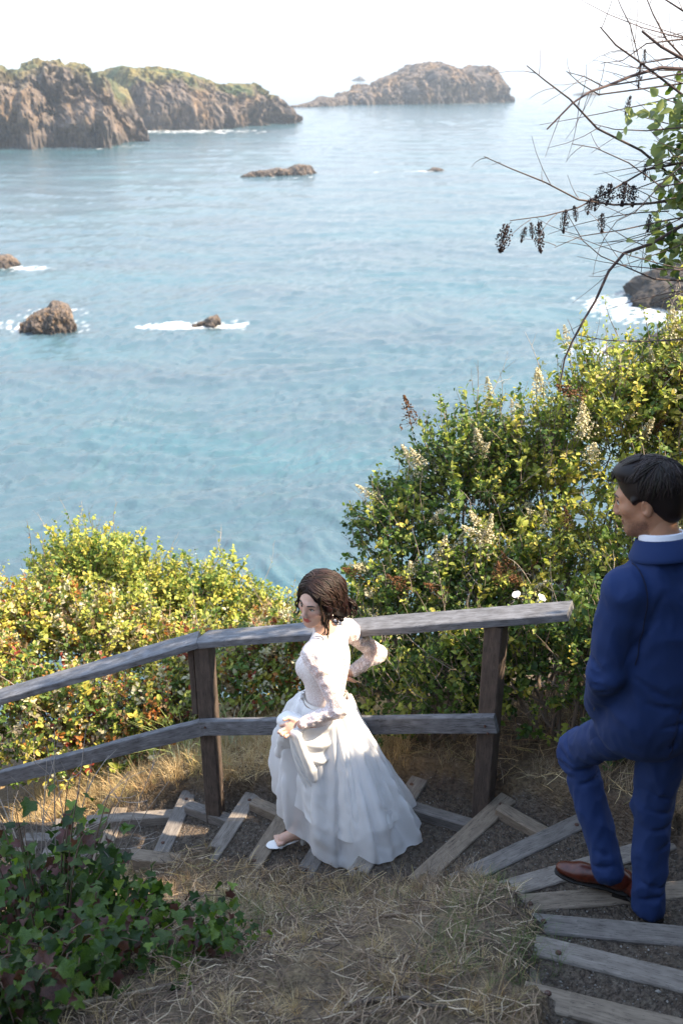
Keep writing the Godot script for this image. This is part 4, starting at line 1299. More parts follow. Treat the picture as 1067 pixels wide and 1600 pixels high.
func build_grass() -> void:
	var golden := [[Color(0.52, 0.37, 0.18), 4.0], [Color(0.62, 0.48, 0.27), 3.0], [Color(0.36, 0.22, 0.10), 2.0], [Color(0.40, 0.34, 0.14), 1.0]]
	var dull := [[Color(0.30, 0.21, 0.135), 4.0], [Color(0.18, 0.12, 0.08), 3.0], [Color(0.46, 0.36, 0.25), 2.0], [Color(0.10, 0.068, 0.05), 2.5]]
	var greens := [[Color(0.10, 0.16, 0.04), 3.0], [Color(0.17, 0.20, 0.06), 3.0], [Color(0.06, 0.10, 0.03), 1.5]]
	var tufts := [blade_tuft(12, 0.16, 0.09, 0.0035, 1, 0.25), blade_tuft(9, 0.22, 0.13, 0.003, 2, 0.35), blade_tuft(14, 0.09, 0.11, 0.0035, 3, 0.5)]
	var off_stair := func(x: float, z: float) -> bool: return stair(x, z).y < 0.25
	# seaward dry grass in the sun
	var k2 := 0
	for t in 3:
		var xf := []
		var cols := []
		for p in scatter(1500, -2.2, 0.4, -6.2, -4.45, off_stair):
			if nz.get_noise_2d(p.x * 2.0, p.z * 2.0 + t * 9.0) < -0.28: continue
			var s := rr(0.6, 1.25)
			xf.append(Transform3D(Basis(Vector3.UP, rr(0, TAU)) * Basis(Vector3.RIGHT, rr(-0.3, 0.3)) * Basis().scaled(Vector3(s, s, s)), p))
			cols.append(pick(golden) * rr(0.8, 1.2))
		for p in scatter(650, 0.2, 2.2, -5.2, -3.2, off_stair):
			var s := rr(0.5, 0.9)
			xf.append(Transform3D(Basis(Vector3.UP, rr(0, TAU)) * Basis(Vector3.RIGHT, rr(-0.5, 0.5)) * Basis().scaled(Vector3(s, s, s)), p))
			cols.append(pick(dull) * rr(0.7, 1.1))
		# near bank
		for p in scatter(1500, -1.6, 0.85, -4.4, -1.75, off_stair):
			var edge := smoothstep(0.05, 0.45, nz.get_noise_2d(p.x * 1.7 + 4.0, p.z * 1.7) + 0.25 + smoothstep(-2.9, -3.4, p.z - p.x * 0.3) * 0.5)
			if rng.randf() > edge * 0.75: continue
			var s := rr(0.35, 0.75)
			xf.append(Transform3D(Basis(Vector3.UP, rr(0, TAU)) * Basis(Vector3.RIGHT, rr(-0.6, 0.6)) * Basis().scaled(Vector3(s, s, s)), p))
			cols.append(pick(golden if rng.randf() < 0.5 else dull) * rr(0.75, 1.15))
		var o := multi(numbered("dry_grass"), tufts[t], M.grass, xf, cols)
		tag(o, ["dry golden grass tufts growing beside the timber steps", "longer dry grass stems bending beside the timber steps", "short matted dry grass beside the timber steps"][t], "grass", "", "stuff")
	# fresh green blades among the dry
	var gx := []
	var gc := []
	for c in [[-0.55, -3.45, 0.12, 26], [-0.45, -3.25, 0.10, 18], [-0.05, -3.2, 0.10, 10], [0.62, -3.05, 0.12, 26], [0.55, -2.65, 0.25, 60], [0.45, -2.35, 0.2, 40], [-0.25, -3.1, 0.12, 14], [0.35, -3.15, 0.15, 14], [-1.1, -4.25, 0.1, 10]]:
		for k in c[3]:
			var p := Vector3(c[0] + rr(-1, 1) * c[2], 0, c[1] + rr(-1, 1) * c[2])
			p.y = ground(p.x, p.z)
			var s := rr(0.3, 0.7)
			gx.append(Transform3D(Basis(Vector3.UP, rr(0, TAU)) * Basis().scaled(Vector3(s, s, s)), p))
			gc.append(pick(greens) * rr(0.8, 1.2))
	tag(multi("green_grass", tufts[1], M.grass, gx, gc), "thin green grass blades sprouting among the dry grass", "grass", "", "stuff")
	# clump of long green blades behind the handrail
	for c in [[-1.0, -5.15], [-0.72, -5.3]]:
		var p := Vector3(c[0], ground(c[0], c[1]), c[1])
		var mm: StandardMaterial3D = M.grass.duplicate()
		mm.vertex_color_use_as_albedo = false
		mm.albedo_color = lin(0.22, 0.27, 0.07)
		var o := obj(numbered("grass_clump"), blade_tuft(26, 0.62, 0.32, 0.009, 17 + int(c[0] * 10), 0.3), mm, null, Transform3D(Basis(), p))
		tag(o, "clump of long arching green grass blades " + ("under the sloping handrail" if c[0] < -0.9 else "just behind the seaward post"), "grass", "long grass clumps behind the handrail")
	# straw lying on the bank
	var strand := MB.new()
	strand.tube(PackedVector3Array([Vector3(-0.5, 0, 0), Vector3(-0.17, 0.03, 0.03), Vector3(0.17, 0.035, -0.02), Vector3(0.5, 0.0, 0.02)]), PackedFloat32Array([0.014, 0.016, 0.014, 0.008]), 3)
	var sm := strand.done()
	var sx := []
	var sc := []
	for p in scatter(13000, -1.7, 0.85, -4.3, -1.5, off_stair):
		var cl := nz.get_noise_2d(p.x * 2.4, p.z * 2.4)
		if rng.randf() > 0.55 + cl * 1.2: continue
		var ln := rr(0.04, 0.17)
		var th := rr(0.07, 0.16)
		var yaw := rr(0, TAU) if rng.randf() < 0.6 else rr(-0.5, 0.5) + cl * 3.0
		sx.append(Transform3D(Basis(Vector3.UP, yaw) * Basis(Vector3.BACK, rr(-0.3, 0.3)) * Basis().scaled(Vector3(ln, th, th)), p + Vector3(0, rr(0.003, 0.03), 0)))
		sc.append(pick(dull) * rr(0.55, 1.35))
	for p in scatter(2600, -2.0, 2.0, -5.5, -3.4, off_stair):
		var ln := rr(0.05, 0.2)
		var th := rr(0.06, 0.15)
		sx.append(Transform3D(Basis(Vector3.UP, rr(0, TAU)) * Basis(Vector3.BACK, rr(-0.3, 0.3)) * Basis().scaled(Vector3(ln, th, th)), p + Vector3(0, rr(0.003, 0.03), 0)))
		sc.append(pick(golden) * rr(0.6, 1.2))
	tag(multi("straw", sm, M.straw, sx, sc), "dry straw and cut stems matted over the bank", "straw", "", "stuff")
	# gravel in the treads and dirt crumbs
	var pb := MB.new()
	var sph := [Vector3(0, 1, 0), Vector3(0.9, 0.1, 0.1), Vector3(0.1, -0.1, 0.8), Vector3(-1.0, 0.0, 0.1), Vector3(0.0, 0.2, -0.9), Vector3(0, -0.7, 0)]
	for q in sph: pb.vert(q)
	for q in 4:
		pb.tri(0, 1 + (q + 1) % 4, 1 + q)
		pb.tri(5, 1 + q, 1 + (q + 1) % 4)
	var px := []
	var pc := []
	var on_stair := func(x: float, z: float) -> bool: return stair(x, z).y > 0.4
	for p in scatter(26000, -2.0, 1.8, -5.0, -1.9, on_stair):
		var s := 0.0016 + 0.0045 * pow(rng.randf(), 3.0)
		if rng.randf() < 0.01: s *= 2.2
		px.append(Transform3D(Basis(Vector3.UP, rr(0, TAU)) * Basis().scaled(Vector3(s * rr(0.8, 1.5), s * 0.6, s)), p + Vector3(0, s * 0.2, 0)))
		var v := rr(0.05, 0.26)
		pc.append(Color(v * 1.05, v * 0.95, v * 0.85))
	tag(multi("gravel", pb.done(), M.pebble, px, pc), "loose gravel and soil crumbs on the dirt treads", "gravel", "", "stuff")
# ---------------------------------------------------------------- people: tapered limbs joined in a distance field, meshed as surface nets

class Prim:
	var a: Vector3
	var b: Vector3
	var ba: Vector3
	var l2: float
	var ra: float
	var rb: float
	var k: float
	var cut := false
	var ell := false
	var inv: Basis
	var r: Vector3
	func at(p: Vector3) -> float:
		if ell:
			var q := inv * (p - a)
			var s := Vector3(q.x / r.x, q.y / r.y, q.z / r.z)
			var k0 := s.length()
			var k1 := Vector3(s.x / r.x, s.y / r.y, s.z / r.z).length()
			return k0 * (k0 - 1.0) / maxf(k1, 1e-6)
		var pa := p - a
		var h := clampf(pa.dot(ba) / l2, 0.0, 1.0)
		return (pa - ba * h).length() - lerpf(ra, rb, h)

class Field:
	var prims: Array[Prim] = []
	func cap(a: Vector3, b: Vector3, ra: float, rb: float, k := 0.03, cut := false) -> Field:
		var q := Prim.new()
		q.a = a; q.b = b; q.ba = b - a
		q.l2 = maxf(q.ba.length_squared(), 1e-9)
		q.ra = ra; q.rb = rb; q.k = k; q.cut = cut
		prims.append(q)
		return self
	func ell(c: Vector3, r: Vector3, bs: Basis, k := 0.03, cut := false) -> Field:
		var q := Prim.new()
		q.ell = true
		q.a = c; q.r = r; q.inv = bs.transposed(); q.k = k; q.cut = cut
		prims.append(q)
		return self
	func chain(pts: Array, rad: Array, k := 0.02) -> Field:
		for i in pts.size() - 1:
			cap(pts[i], pts[i + 1], rad[i], rad[i + 1], k)
		return self
	func dist(p: Vector3, list: Array[Prim]) -> float:
		var d := 1e3
		for q in list:
			var e := q.at(p)
			if q.cut:
				e = -e
				var h := maxf(q.k - absf(d - e), 0.0) / q.k
				d = maxf(d, e) + h * h * q.k * 0.25
			else:
				var h := maxf(q.k - absf(d - e), 0.0) / q.k
				d = minf(d, e) - h * h * q.k * 0.25
		return d

func net(f: Field, lo: Vector3, hi: Vector3, cell: float, mb: MB, colour = null) -> void:
	const B := 6
	var nx := int(ceil((hi.x - lo.x) / cell / B)) * B + 1
	var ny := int(ceil((hi.y - lo.y) / cell / B)) * B + 1
	var nzz := int(ceil((hi.z - lo.z) / cell / B)) * B + 1
	var val := PackedFloat32Array()
	val.resize(nx * ny * nzz)
	val.fill(1.0)
	var sx := 1
	var sy := nx
	var sz := nx * ny
	var act := []
	var rad := cell * B * 0.9
	for bz in range(0, nzz, B):
		for by in range(0, ny, B):
			for bx in range(0, nx, B):
				var c := lo + Vector3(bx + B * 0.5, by + B * 0.5, bz + B * 0.5) * cell
				var dc := f.dist(c, f.prims)
				if dc > rad * 1.5 + 0.01:
					continue
				var ex := mini(B, nx - bx)
				var ey := mini(B, ny - by)
				var ez := mini(B, nzz - bz)
				if dc < -(rad * 1.5 + 0.01):
					for z in ez:
						for y in ey:
							for x in ex:
								val[(bx + x) + (by + y) * sy + (bz + z) * sz] = -1.0
					continue
				var sub: Array[Prim] = []
				for q in f.prims:
					if q.at(c) < rad * 2.0 + q.k + maxf(dc, 0.0): sub.append(q)
				act.append(Vector3i(bx, by, bz))
				for z in ez:
					for y in ey:
						for x in ex:
							val[(bx + x) + (by + y) * sy + (bz + z) * sz] = f.dist(lo + Vector3(bx + x, by + y, bz + z) * cell, sub)
	var idx := PackedInt32Array()
	idx.resize(val.size())
	idx.fill(-1)
	var offs := [0, sx, sy, sx + sy, sz, sx + sz, sy + sz, sx + sy + sz]
	var cor := [Vector3(0, 0, 0), Vector3(1, 0, 0), Vector3(0, 1, 0), Vector3(1, 1, 0), Vector3(0, 0, 1), Vector3(1, 0, 1), Vector3(0, 1, 1), Vector3(1, 1, 1)]
	var edges := [[0, 1], [2, 3], [4, 5], [6, 7], [0, 2], [1, 3], [4, 6], [5, 7], [0, 4], [1, 5], [2, 6], [3, 7]]
	var made := []
	for a in act:
		for z in B:
			if a.z + z >= nzz - 1: break
			for y in B:
				if a.y + y >= ny - 1: break
				for x in B:
					if a.x + x >= nx - 1: break
					var o: int = (a.x + x) + (a.y + y) * sy + (a.z + z) * sz
					var neg := 0
					for k in 8:
						if val[o + offs[k]] < 0.0: neg += 1
					if neg == 0 or neg == 8: continue
					var sum := Vector3.ZERO
					var n := 0
					for e in edges:
						var v0 := val[o + offs[e[0]]]
						var v1 := val[o + offs[e[1]]]
						if (v0 < 0.0) != (v1 < 0.0):
							sum += cor[e[0]].lerp(cor[e[1]], v0 / (v0 - v1))
							n += 1
					var p := lo + (Vector3(a.x + x, a.y + y, a.z + z) + sum / n) * cell
					idx[o] = mb.vert(p, colour.call(p) if colour != null else Color.WHITE)
					made.append(o)
	for o in made:
		var v := val[o]
		# edges that start at this cell's corner 0
		for ax in 3:
			var st: int = [sx, sy, sz][ax]
			var s1: int = [sy, sz, sx][ax]
			var s2: int = [sz, sx, sy][ax]
			if o - s1 - s2 < 0: continue
			var w := val[o + st]
			if (v < 0.0) == (w < 0.0): continue
			var a := idx[o]
			var b := idx[o - s1]
			var c := idx[o - s1 - s2]
			var d := idx[o - s2]
			if a < 0 or b < 0 or c < 0 or d < 0: continue
			if v < 0.0: mb.quad(a, d, c, b)
			else: mb.quad(a, b, c, d)

func ruffle(mb: MB, amp: float, fq: Vector3, sd: float) -> void:
	# cloth: pushes the surface in and out along its own normals in folds
	var n := PackedVector3Array()
	n.resize(mb.v.size())
	n.fill(Vector3.ZERO)
	for t in range(0, mb.i.size(), 3):
		var w := (mb.v[mb.i[t + 2]] - mb.v[mb.i[t]]).cross(mb.v[mb.i[t + 1]] - mb.v[mb.i[t]])
		for e in 3: n[mb.i[t + e]] += w
	for t in n.size():
		var p := mb.v[t]
		var q := p * fq
		var s := 1.0 - absf(nz3.get_noise_3d(q.x + sd + q.y * 0.35, q.y, q.z)) * 2.4
		mb.v[t] = p + n[t].normalized() * amp * (s - 0.45)

func frame(fwd: Vector3, up := Vector3.UP) -> Basis:
	# x to the person's left, y up, z forward
	var z := fwd.normalized()
	var x := up.cross(z).normalized()
	return Basis(x, z.cross(x), z)

# a head in its own axes, placed by t; woman's is finer
func head_field(f: Field, t: Transform3D, s: float, fem: bool) -> void:
	var b := t.basis
	var P := func(x: float, y: float, z: float) -> Vector3: return t * (Vector3(x, y, z) * s)
	f.ell(P.call(0, 0.028, -0.014), Vector3(0.076, 0.088, 0.098) * s, b, 0.02)
	f.ell(P.call(0, -0.028, 0.030), Vector3(0.060, 0.082, 0.060) * s, b, 0.03)
	var jw := 0.043 if fem else 0.051
	var jr := 0.016 if fem else 0.019
	for e in [-1.0, 1.0]:
		f.cap(P.call(e * jw, -0.052, 0.004), P.call(e * 0.017, -0.098, 0.058), jr * s, jr * s, 0.03)
		f.ell(P.call(e * 0.040, -0.018, 0.056), Vector3(0.022, 0.018, 0.022) * s, b, 0.025)
		f.ell(P.call(e * 0.030, 0.0, 0.103), Vector3(0.017, 0.011, 0.018) * s, b, 0.012, true)
		f.cap(P.call(e * 0.010, -0.041, 0.094), P.call(e * 0.011, -0.042, 0.097), 0.0075 * s, 0.0075 * s, 0.008)
		f.ell(P.call(e * 0.079, -0.008, -0.012), Vector3(0.008, 0.030, 0.018) * s, b * Basis(Vector3.UP, e * 0.35), 0.008)
		f.ell(P.call(e * 0.086, -0.004, -0.006), Vector3(0.005, 0.016, 0.009) * s, b * Basis(Vector3.UP, e * 0.35), 0.006, true)
		f.cap(P.call(e * 0.012, 0.020, 0.086), P.call(e * 0.042, 0.022, 0.068), 0.008 * s, 0.007 * s, 0.02)
	f.cap(P.call(0, -0.100, 0.060), P.call(0, -0.098, 0.062), 0.017 * s, 0.017 * s, 0.03)
	f.cap(P.call(0, 0.010, 0.086), P.call(0, -0.034, 0.104), 0.007 * s, 0.010 * s, 0.016)
	f.cap(P.call(-0.015, -0.0635, 0.083), P.call(0.015, -0.0635, 0.083), 0.0062 * s, 0.0062 * s, 0.006)
	f.cap(P.call(-0.012, -0.0745, 0.081), P.call(0.012, -0.0745, 0.081), 0.0075 * s, 0.0075 * s, 0.006)

func head_colour(p: Vector3, t: Transform3D, s: float, fem: bool) -> Color:
	var q := t.affine_inverse() * p / s
	var skin := Color(0.60, 0.37, 0.28) if fem else Color(0.40, 0.205, 0.125)
	skin = skin * (1.0 + 0.10 * nz.get_noise_3d(p.x * 60.0, p.y * 60.0, p.z * 60.0))
	if q.z > 0.05:
		var lips := Vector2(q.x / 0.024, (q.y + 0.069) / 0.0125).length()
		if lips < 1.0:
			skin = Color(0.42, 0.10, 0.09) if fem else Color(0.30, 0.13, 0.10)
		elif fem and absf(q.x) > 0.02 and q.y < -0.01 and q.y > -0.05:
			skin = skin.lerp(Color(0.62, 0.28, 0.22), 0.3)
	if not fem and q.z > -0.005 and q.y < -0.035:
		# stubble
		var g := nz.get_noise_3d(p.x * 260.0, p.y * 260.0, p.z * 260.0)
		var m := smoothstep(-0.03, -0.065, q.y + q.z * 0.1) * (0.55 + g * 0.6)
		if absf(q.x) < 0.012 and q.y > -0.058: m *= 0.4
		skin = skin.lerp(Color(0.10, 0.055, 0.04), clampf(m, 0.0, 0.7))
	return skin

func face_parts(root: Node, body: Node, t: Transform3D, s: float, fem: bool) -> void:
	for e in [-1.0, 1.0]:
		var m := SphereMesh.new()
		m.radius = 0.0105 * s; m.height = 0.021 * s; m.radial_segments = 14; m.rings = 8
		var c := Transform3D(t.basis, t * (Vector3(e * 0.030, 0.0, 0.0775) * s))
		var o := obj("eye", m, M.eye_white, body, c)
		var i := SphereMesh.new()
		i.radius = 0.0056 * s; i.height = 0.0112 * s; i.radial_segments = 12; i.rings = 6
		obj("iris", i, M.iris, o, Transform3D(Basis(), Vector3(-0.0015 * e, 0.0, 0.0062) * s))
		var br := MB.new()
		var lid := MB.new()
		var pb := PackedVector3Array()
		var pl := PackedVector3Array()
		for k in 7:
			var u := k / 6.0
			var x: float = e * lerpf(0.011, 0.049, u)
			pb.append(t * (Vector3(x, 0.019 + 0.007 * sin(u * PI * 0.85), lerpf(0.0955, 0.074, u * u)) * s))
			var xl: float = e * lerpf(0.019, 0.044, u)
			pl.append(t * (Vector3(xl, 0.002 + 0.0065 * sin(u * PI), lerpf(0.0885, 0.0775, u * u) + 0.0015) * s))
		br.tube(pb, PackedFloat32Array([0.0026, 0.0034, 0.0034, 0.0030, 0.0026, 0.002, 0.001]), 5)
		lid.tube(pl, PackedFloat32Array([0.0008, 0.0014, 0.0018, 0.0019, 0.0019, 0.0017, 0.001]), 5)
		obj("eyebrow", br.done(), M.hair_dark, body)
		obj("eyelashes", lid.done(), M.hair_dark, body)

# five bent fingers on a palm. w wrist, fwd along the hand, nrm out of the back of the hand, side towards the thumb
func hand_field(f: Field, w: Vector3, fwd: Vector3, nrm: Vector3, side: Vector3, s: float, curl: float) -> void:
	f.ell(w + fwd * 0.045 * s, Vector3(0.040, 0.014, 0.052) * s, Basis(side, nrm, fwd), 0.012)
	for k in 4:
		var off := (1.5 - k) * 0.0195 * s
		var a := w + fwd * (0.082 - 0.004 * absf(k - 1.0)) * s + side * off
		var ln := [0.040, 0.045, 0.041, 0.032][k] as float * s
		var dir := fwd
		var p := a
		for j in 3:
			var ang: float = curl * [0.55, 0.95, 0.7][j]
			dir = (dir * cos(ang) - nrm * sin(ang)).normalized()
			var nn := side.cross(dir).normalized()
			nrm = nn if nn.dot(nrm) > 0.0 else -nn
			var q: Vector3 = p + dir * ln * [1.0, 0.66, 0.5][j]
			f.cap(p, q, (0.0088 - j * 0.0008) * s, (0.0082 - j * 0.0009) * s, 0.004)
			p = q
		nrm = nrm.slerp(nrm, 1.0)
		nrm = fwd.cross(side).normalized() * (1.0 if fwd.cross(side).dot(nrm) > -2.0 else -1.0)
	var t0 := w + fwd * 0.025 * s + side * 0.032 * s
	var t1 := t0 + (fwd * 0.7 + side * 0.6).normalized() * 0.036 * s
	var t2 := t1 + (fwd * 0.9 + side * 0.05 - nrm * 0.4).normalized() * 0.028 * s
	f.cap(t0, t1, 0.0115 * s, 0.0095 * s, 0.008)
	f.cap(t1, t2, 0.0095 * s, 0.0078 * s, 0.004)

func bounds(f: Field, pad: float) -> Array:
	var lo := Vector3(1e9, 1e9, 1e9)
	var hi := -lo
	for q in f.prims:
		if q.cut: continue
		var r := maxf(maxf(q.r.x, q.r.y), q.r.z) if q.ell else maxf(q.ra, q.rb)
		for p in ([q.a] if q.ell else [q.a, q.b]):
			lo = lo.min(p - Vector3.ONE * r)
			hi = hi.max(p + Vector3.ONE * r)
	return [lo - Vector3.ONE * pad, hi + Vector3.ONE * pad]

func mesh_of(f: Field, cell: float, fold := 0.0, fq := Vector3.ONE, colour = null) -> ArrayMesh:
	var m := MB.new()
	m.has_c = colour != null
	var b := bounds(f, cell * 2.0)
	net(f, b[0], b[1], cell, m, colour)
	if fold > 0.0:
		ruffle(m, fold, fq, 3.0)
		ruffle(m, fold * 0.4, fq * 2.3, 11.0)
	return m.done()

func strand(m: MB, t: Transform3D, s: float, ctr: Vector3, rad: Vector3, d0: Vector3, d1: Vector3, off0: float, off1: float, wav: float, th: float, col: Color, n := 9, tail := Vector3.ZERO) -> void:
	var pts := PackedVector3Array()
	var rr2 := PackedFloat32Array()
	var ph := rr(0, TAU)
	var sidev := d0.cross(d1).normalized()
	for k in n:
		var u := float(k) / (n - 1)
		var d := d0.slerp(d1, u)
		var p := ctr + d * rad * (1.0 + lerpf(off0, off1, u)) + sidev * sin(ph + u * 9.0) * wav * u + d * cos(ph + u * 8.0) * wav * 0.6 * u + tail * u * u
		pts.append(t * (p * s))
		rr2.append(th * (0.55 + 0.45 * sin(PI * clampf(u * 0.9 + 0.08, 0, 1))) * s * (1.0 if k < n - 1 else 0.35))
	m.tube(pts, rr2, 5, col)

# from a point inside the field outwards to its surface
func skin_point(f: Field, from: Vector3, dir: Vector3, far := 0.4) -> Vector3:
	var t := far
	var d := dir.normalized()
	while t > 0.0:
		var e := f.dist(from + d * t, f.prims)
		if e < 0.001: break
		t -= maxf(e * 0.7, 0.001)
	return from + d * t

# sharp creases pressed into cloth: short grooves across the surface
func crease(f: Field, from: Vector3, dir: Vector3, across: Vector3, ln: float, r := 0.008) -> void:
	var p := skin_point(f, from, dir)
	var a := across.normalized() * ln * 0.5
	f.cap(skin_point(f, from - a, dir), p, r * 0.35, r, 0.014, true)
	f.cap(p, skin_point(f, from + a, dir), r, r * 0.35, 0.014, true)

func people_materials() -> void:
	var sk := mat(Color.WHITE, 0.48, true)
	sk.subsurf_scatter_enabled = true
	sk.subsurf_scatter_strength = 0.12
	M.skin = sk
	M.eye_white = mat(Color(0.80, 0.77, 0.75), 0.2)
	M.iris = mat(Color(0.10, 0.06, 0.04), 0.15)
	var hd := mat(Color(0.10, 0.072, 0.06), 0.42)
	M.hair_dark = hd
	var hb := mat(Color.WHITE, 0.5, true)
	hb.metallic_specular = 0.35
	M.hair = hb
	var su := mat(Color(0.025, 0.165, 0.37), 0.85)
	su.rim_enabled = true
	su.rim = 0.15
	su.rim_tint = 0.7
	su.uv1_triplanar = true
	su.uv1_scale = Vector3(24, 24, 24)
	su.albedo_texture = noise_tex(0.35, 256, grad([[0.0, Color(0.80, 0.80, 0.82)], [1.0, Color(1, 1, 1)]]), false, 4, FastNoiseLite.TYPE_VALUE, 2, 44)
	M.suit = su
	M.suit_seam = mat(Color(0.03, 0.07, 0.18), 0.9)
	M.shirt = mat(Color(0.88, 0.89, 0.93), 0.8)
	var le := mat(Color(0.36, 0.15, 0.085), 0.32)
	le.uv1_triplanar = true
	le.uv1_scale = Vector3(5, 5, 5)
	le.albedo_texture = noise_tex(0.03, 256, grad([[0.0, Color(0.62, 0.55, 0.5)], [1.0, Color(1, 1, 1)]]), false, 4, FastNoiseLite.TYPE_SIMPLEX, 4, 46)
	M.leather = le
	M.sole = mat(Color(0.07, 0.05, 0.045), 0.7)
	M.button = mat(Color(0.08, 0.08, 0.10), 0.3)
	M.pearl = mat(Color(0.93, 0.92, 0.90), 0.3)
	var ch := mat(Color(0.94, 0.935, 0.935), 0.7)
	ch.backlight_enabled = true
	ch.backlight = lin(0.45, 0.45, 0.45)
	M.chiffon = ch
	var sh := mat(Color(0.955, 0.95, 0.955, 0.74), 0.65)
	sh.transparency = BaseMaterial3D.TRANSPARENCY_ALPHA
	sh.backlight_enabled = true
	sh.backlight = lin(0.5, 0.5, 0.5)
	M.sheer = sh
	var la := mat(Color(0.95, 0.93, 0.93), 0.75)
	la.transparency = BaseMaterial3D.TRANSPARENCY_ALPHA
	la.uv1_triplanar = true
	la.uv1_scale = Vector3(5.0, 5.0, 5.0)
	la.albedo_texture = noise_tex(0.022, 512, grad([[0.0, Color(1, 1, 1, 0.98)], [0.42, Color(1, 1, 1, 0.95)], [0.52, Color(0.98, 0.93, 0.93, 0.58)], [1.0, Color(0.98, 0.92, 0.92, 0.5)]]), false, 4, FastNoiseLite.TYPE_SIMPLEX, 3, 60, FastNoiseLite.FRACTAL_RIDGED)
	M.lace = la
	var bo := mat(Color(0.92, 0.905, 0.90), 0.75)
	bo.uv1_triplanar = true
	bo.uv1_scale = Vector3(6.0, 6.0, 6.0)
	bo.albedo_texture = noise_tex(0.05, 512, grad([[0.0, Color(0.80, 0.74, 0.73)], [0.45, Color(0.93, 0.90, 0.89)], [0.6, Color(1, 1, 1)], [1.0, Color(1, 1, 1)]]), false, 4, FastNoiseLite.TYPE_CELLULAR, 2, 61)
	bo.heightmap_enabled = true
	bo.heightmap_texture = bo.albedo_texture
	bo.heightmap_scale = 0.15
	M.bodice = bo
	M.sandal = mat(Color(0.90, 0.89, 0.88), 0.4)

func build_people() -> void:
	people_materials()
	build_groom()
	build_bride()

func shoe(root: Node, heel: Vector3, toe: Vector3, tilt: float) -> void:
	# heel and toe on the sole line
	var z := (toe - heel).normalized()
	var bs := frame(z)
	var t := Transform3D(bs, heel)
	var P := func(x: float, y: float, zz: float) -> Vector3: return t * Vector3(x, y, zz)
	var f := Field.new()
	f.ell(P.call(0, 0.045, 0.045), Vector3(0.034, 0.042, 0.048), bs, 0.02)
	f.cap(P.call(0, 0.040, 0.06), P.call(0, 0.034, 0.20), 0.034, 0.034, 0.03)
	f.ell(P.call(0.002, 0.028, 0.215), Vector3(0.040, 0.026, 0.075), bs, 0.03)
	f.ell(P.call(0.0, 0.024, 0.265), Vector3(0.028, 0.020, 0.040), bs, 0.02)
	f.cap(P.call(0, 0.06, 0.11), P.call(0, 0.078, 0.075), 0.030, 0.030, 0.03)
	f.ell(P.call(0, -0.03, 0.15), Vector3(0.2, 0.032, 0.4), bs, 0.004, true)
	obj("shoe", mesh_of(f, 0.006), M.leather, root)
	# sole and heel block
	var m := MB.new()
	var out := [[0.0, 0.030, -0.002], [0.03, 0.035, 0.0], [0.10, 0.031, 0.0], [0.17, 0.038, 0.0], [0.225, 0.042, 0.0], [0.27, 0.034, 0.0], [0.30, 0.020, 0.0], [0.308, 0.004, 0.0]]
	for lvl in [[0.006, 0.0, 1.02], [-0.006, 0.0, 1.0]]:
		for o in out:
			m.vert(P.call(-o[1] * lvl[2], lvl[0], o[0]))
			m.vert(P.call(o[1] * lvl[2], lvl[0], o[0]))
	var n := out.size() * 2
	for k in out.size() - 1:
		var a := k * 2
		m.quad(a, a + 1, a + 3, a + 2)
		m.quad(n + a, n + a + 2, n + a + 3, n + a + 1)
		m.quad(a, a + 2, n + a + 2, n + a)
		m.quad(a + 1, n + a + 1, n + a + 3, a + 3)
	m.quad(0, n, n + 1, 1)
	obj("sole", m.done(), M.sole, root)
	var hb := BoxMesh.new()
	hb.size = Vector3(0.062, 0.022, 0.066)
	obj("heel", hb, M.sole, root, Transform3D(bs, P.call(0, -0.015, 0.036)))
	for k in 4:
		var lc := MB.new()
		var zz := 0.115 + k * 0.014
		var yy := 0.088 - k * 0.0085
		lc.tube(PackedVector3Array([P.call(-0.022, yy - 0.009, zz), P.call(0, yy + 0.001, zz), P.call(0.022, yy - 0.009, zz)]), PackedFloat32Array([0.002, 0.0022, 0.002]), 5)
		obj("shoelace", lc.done(), M.sole, root)

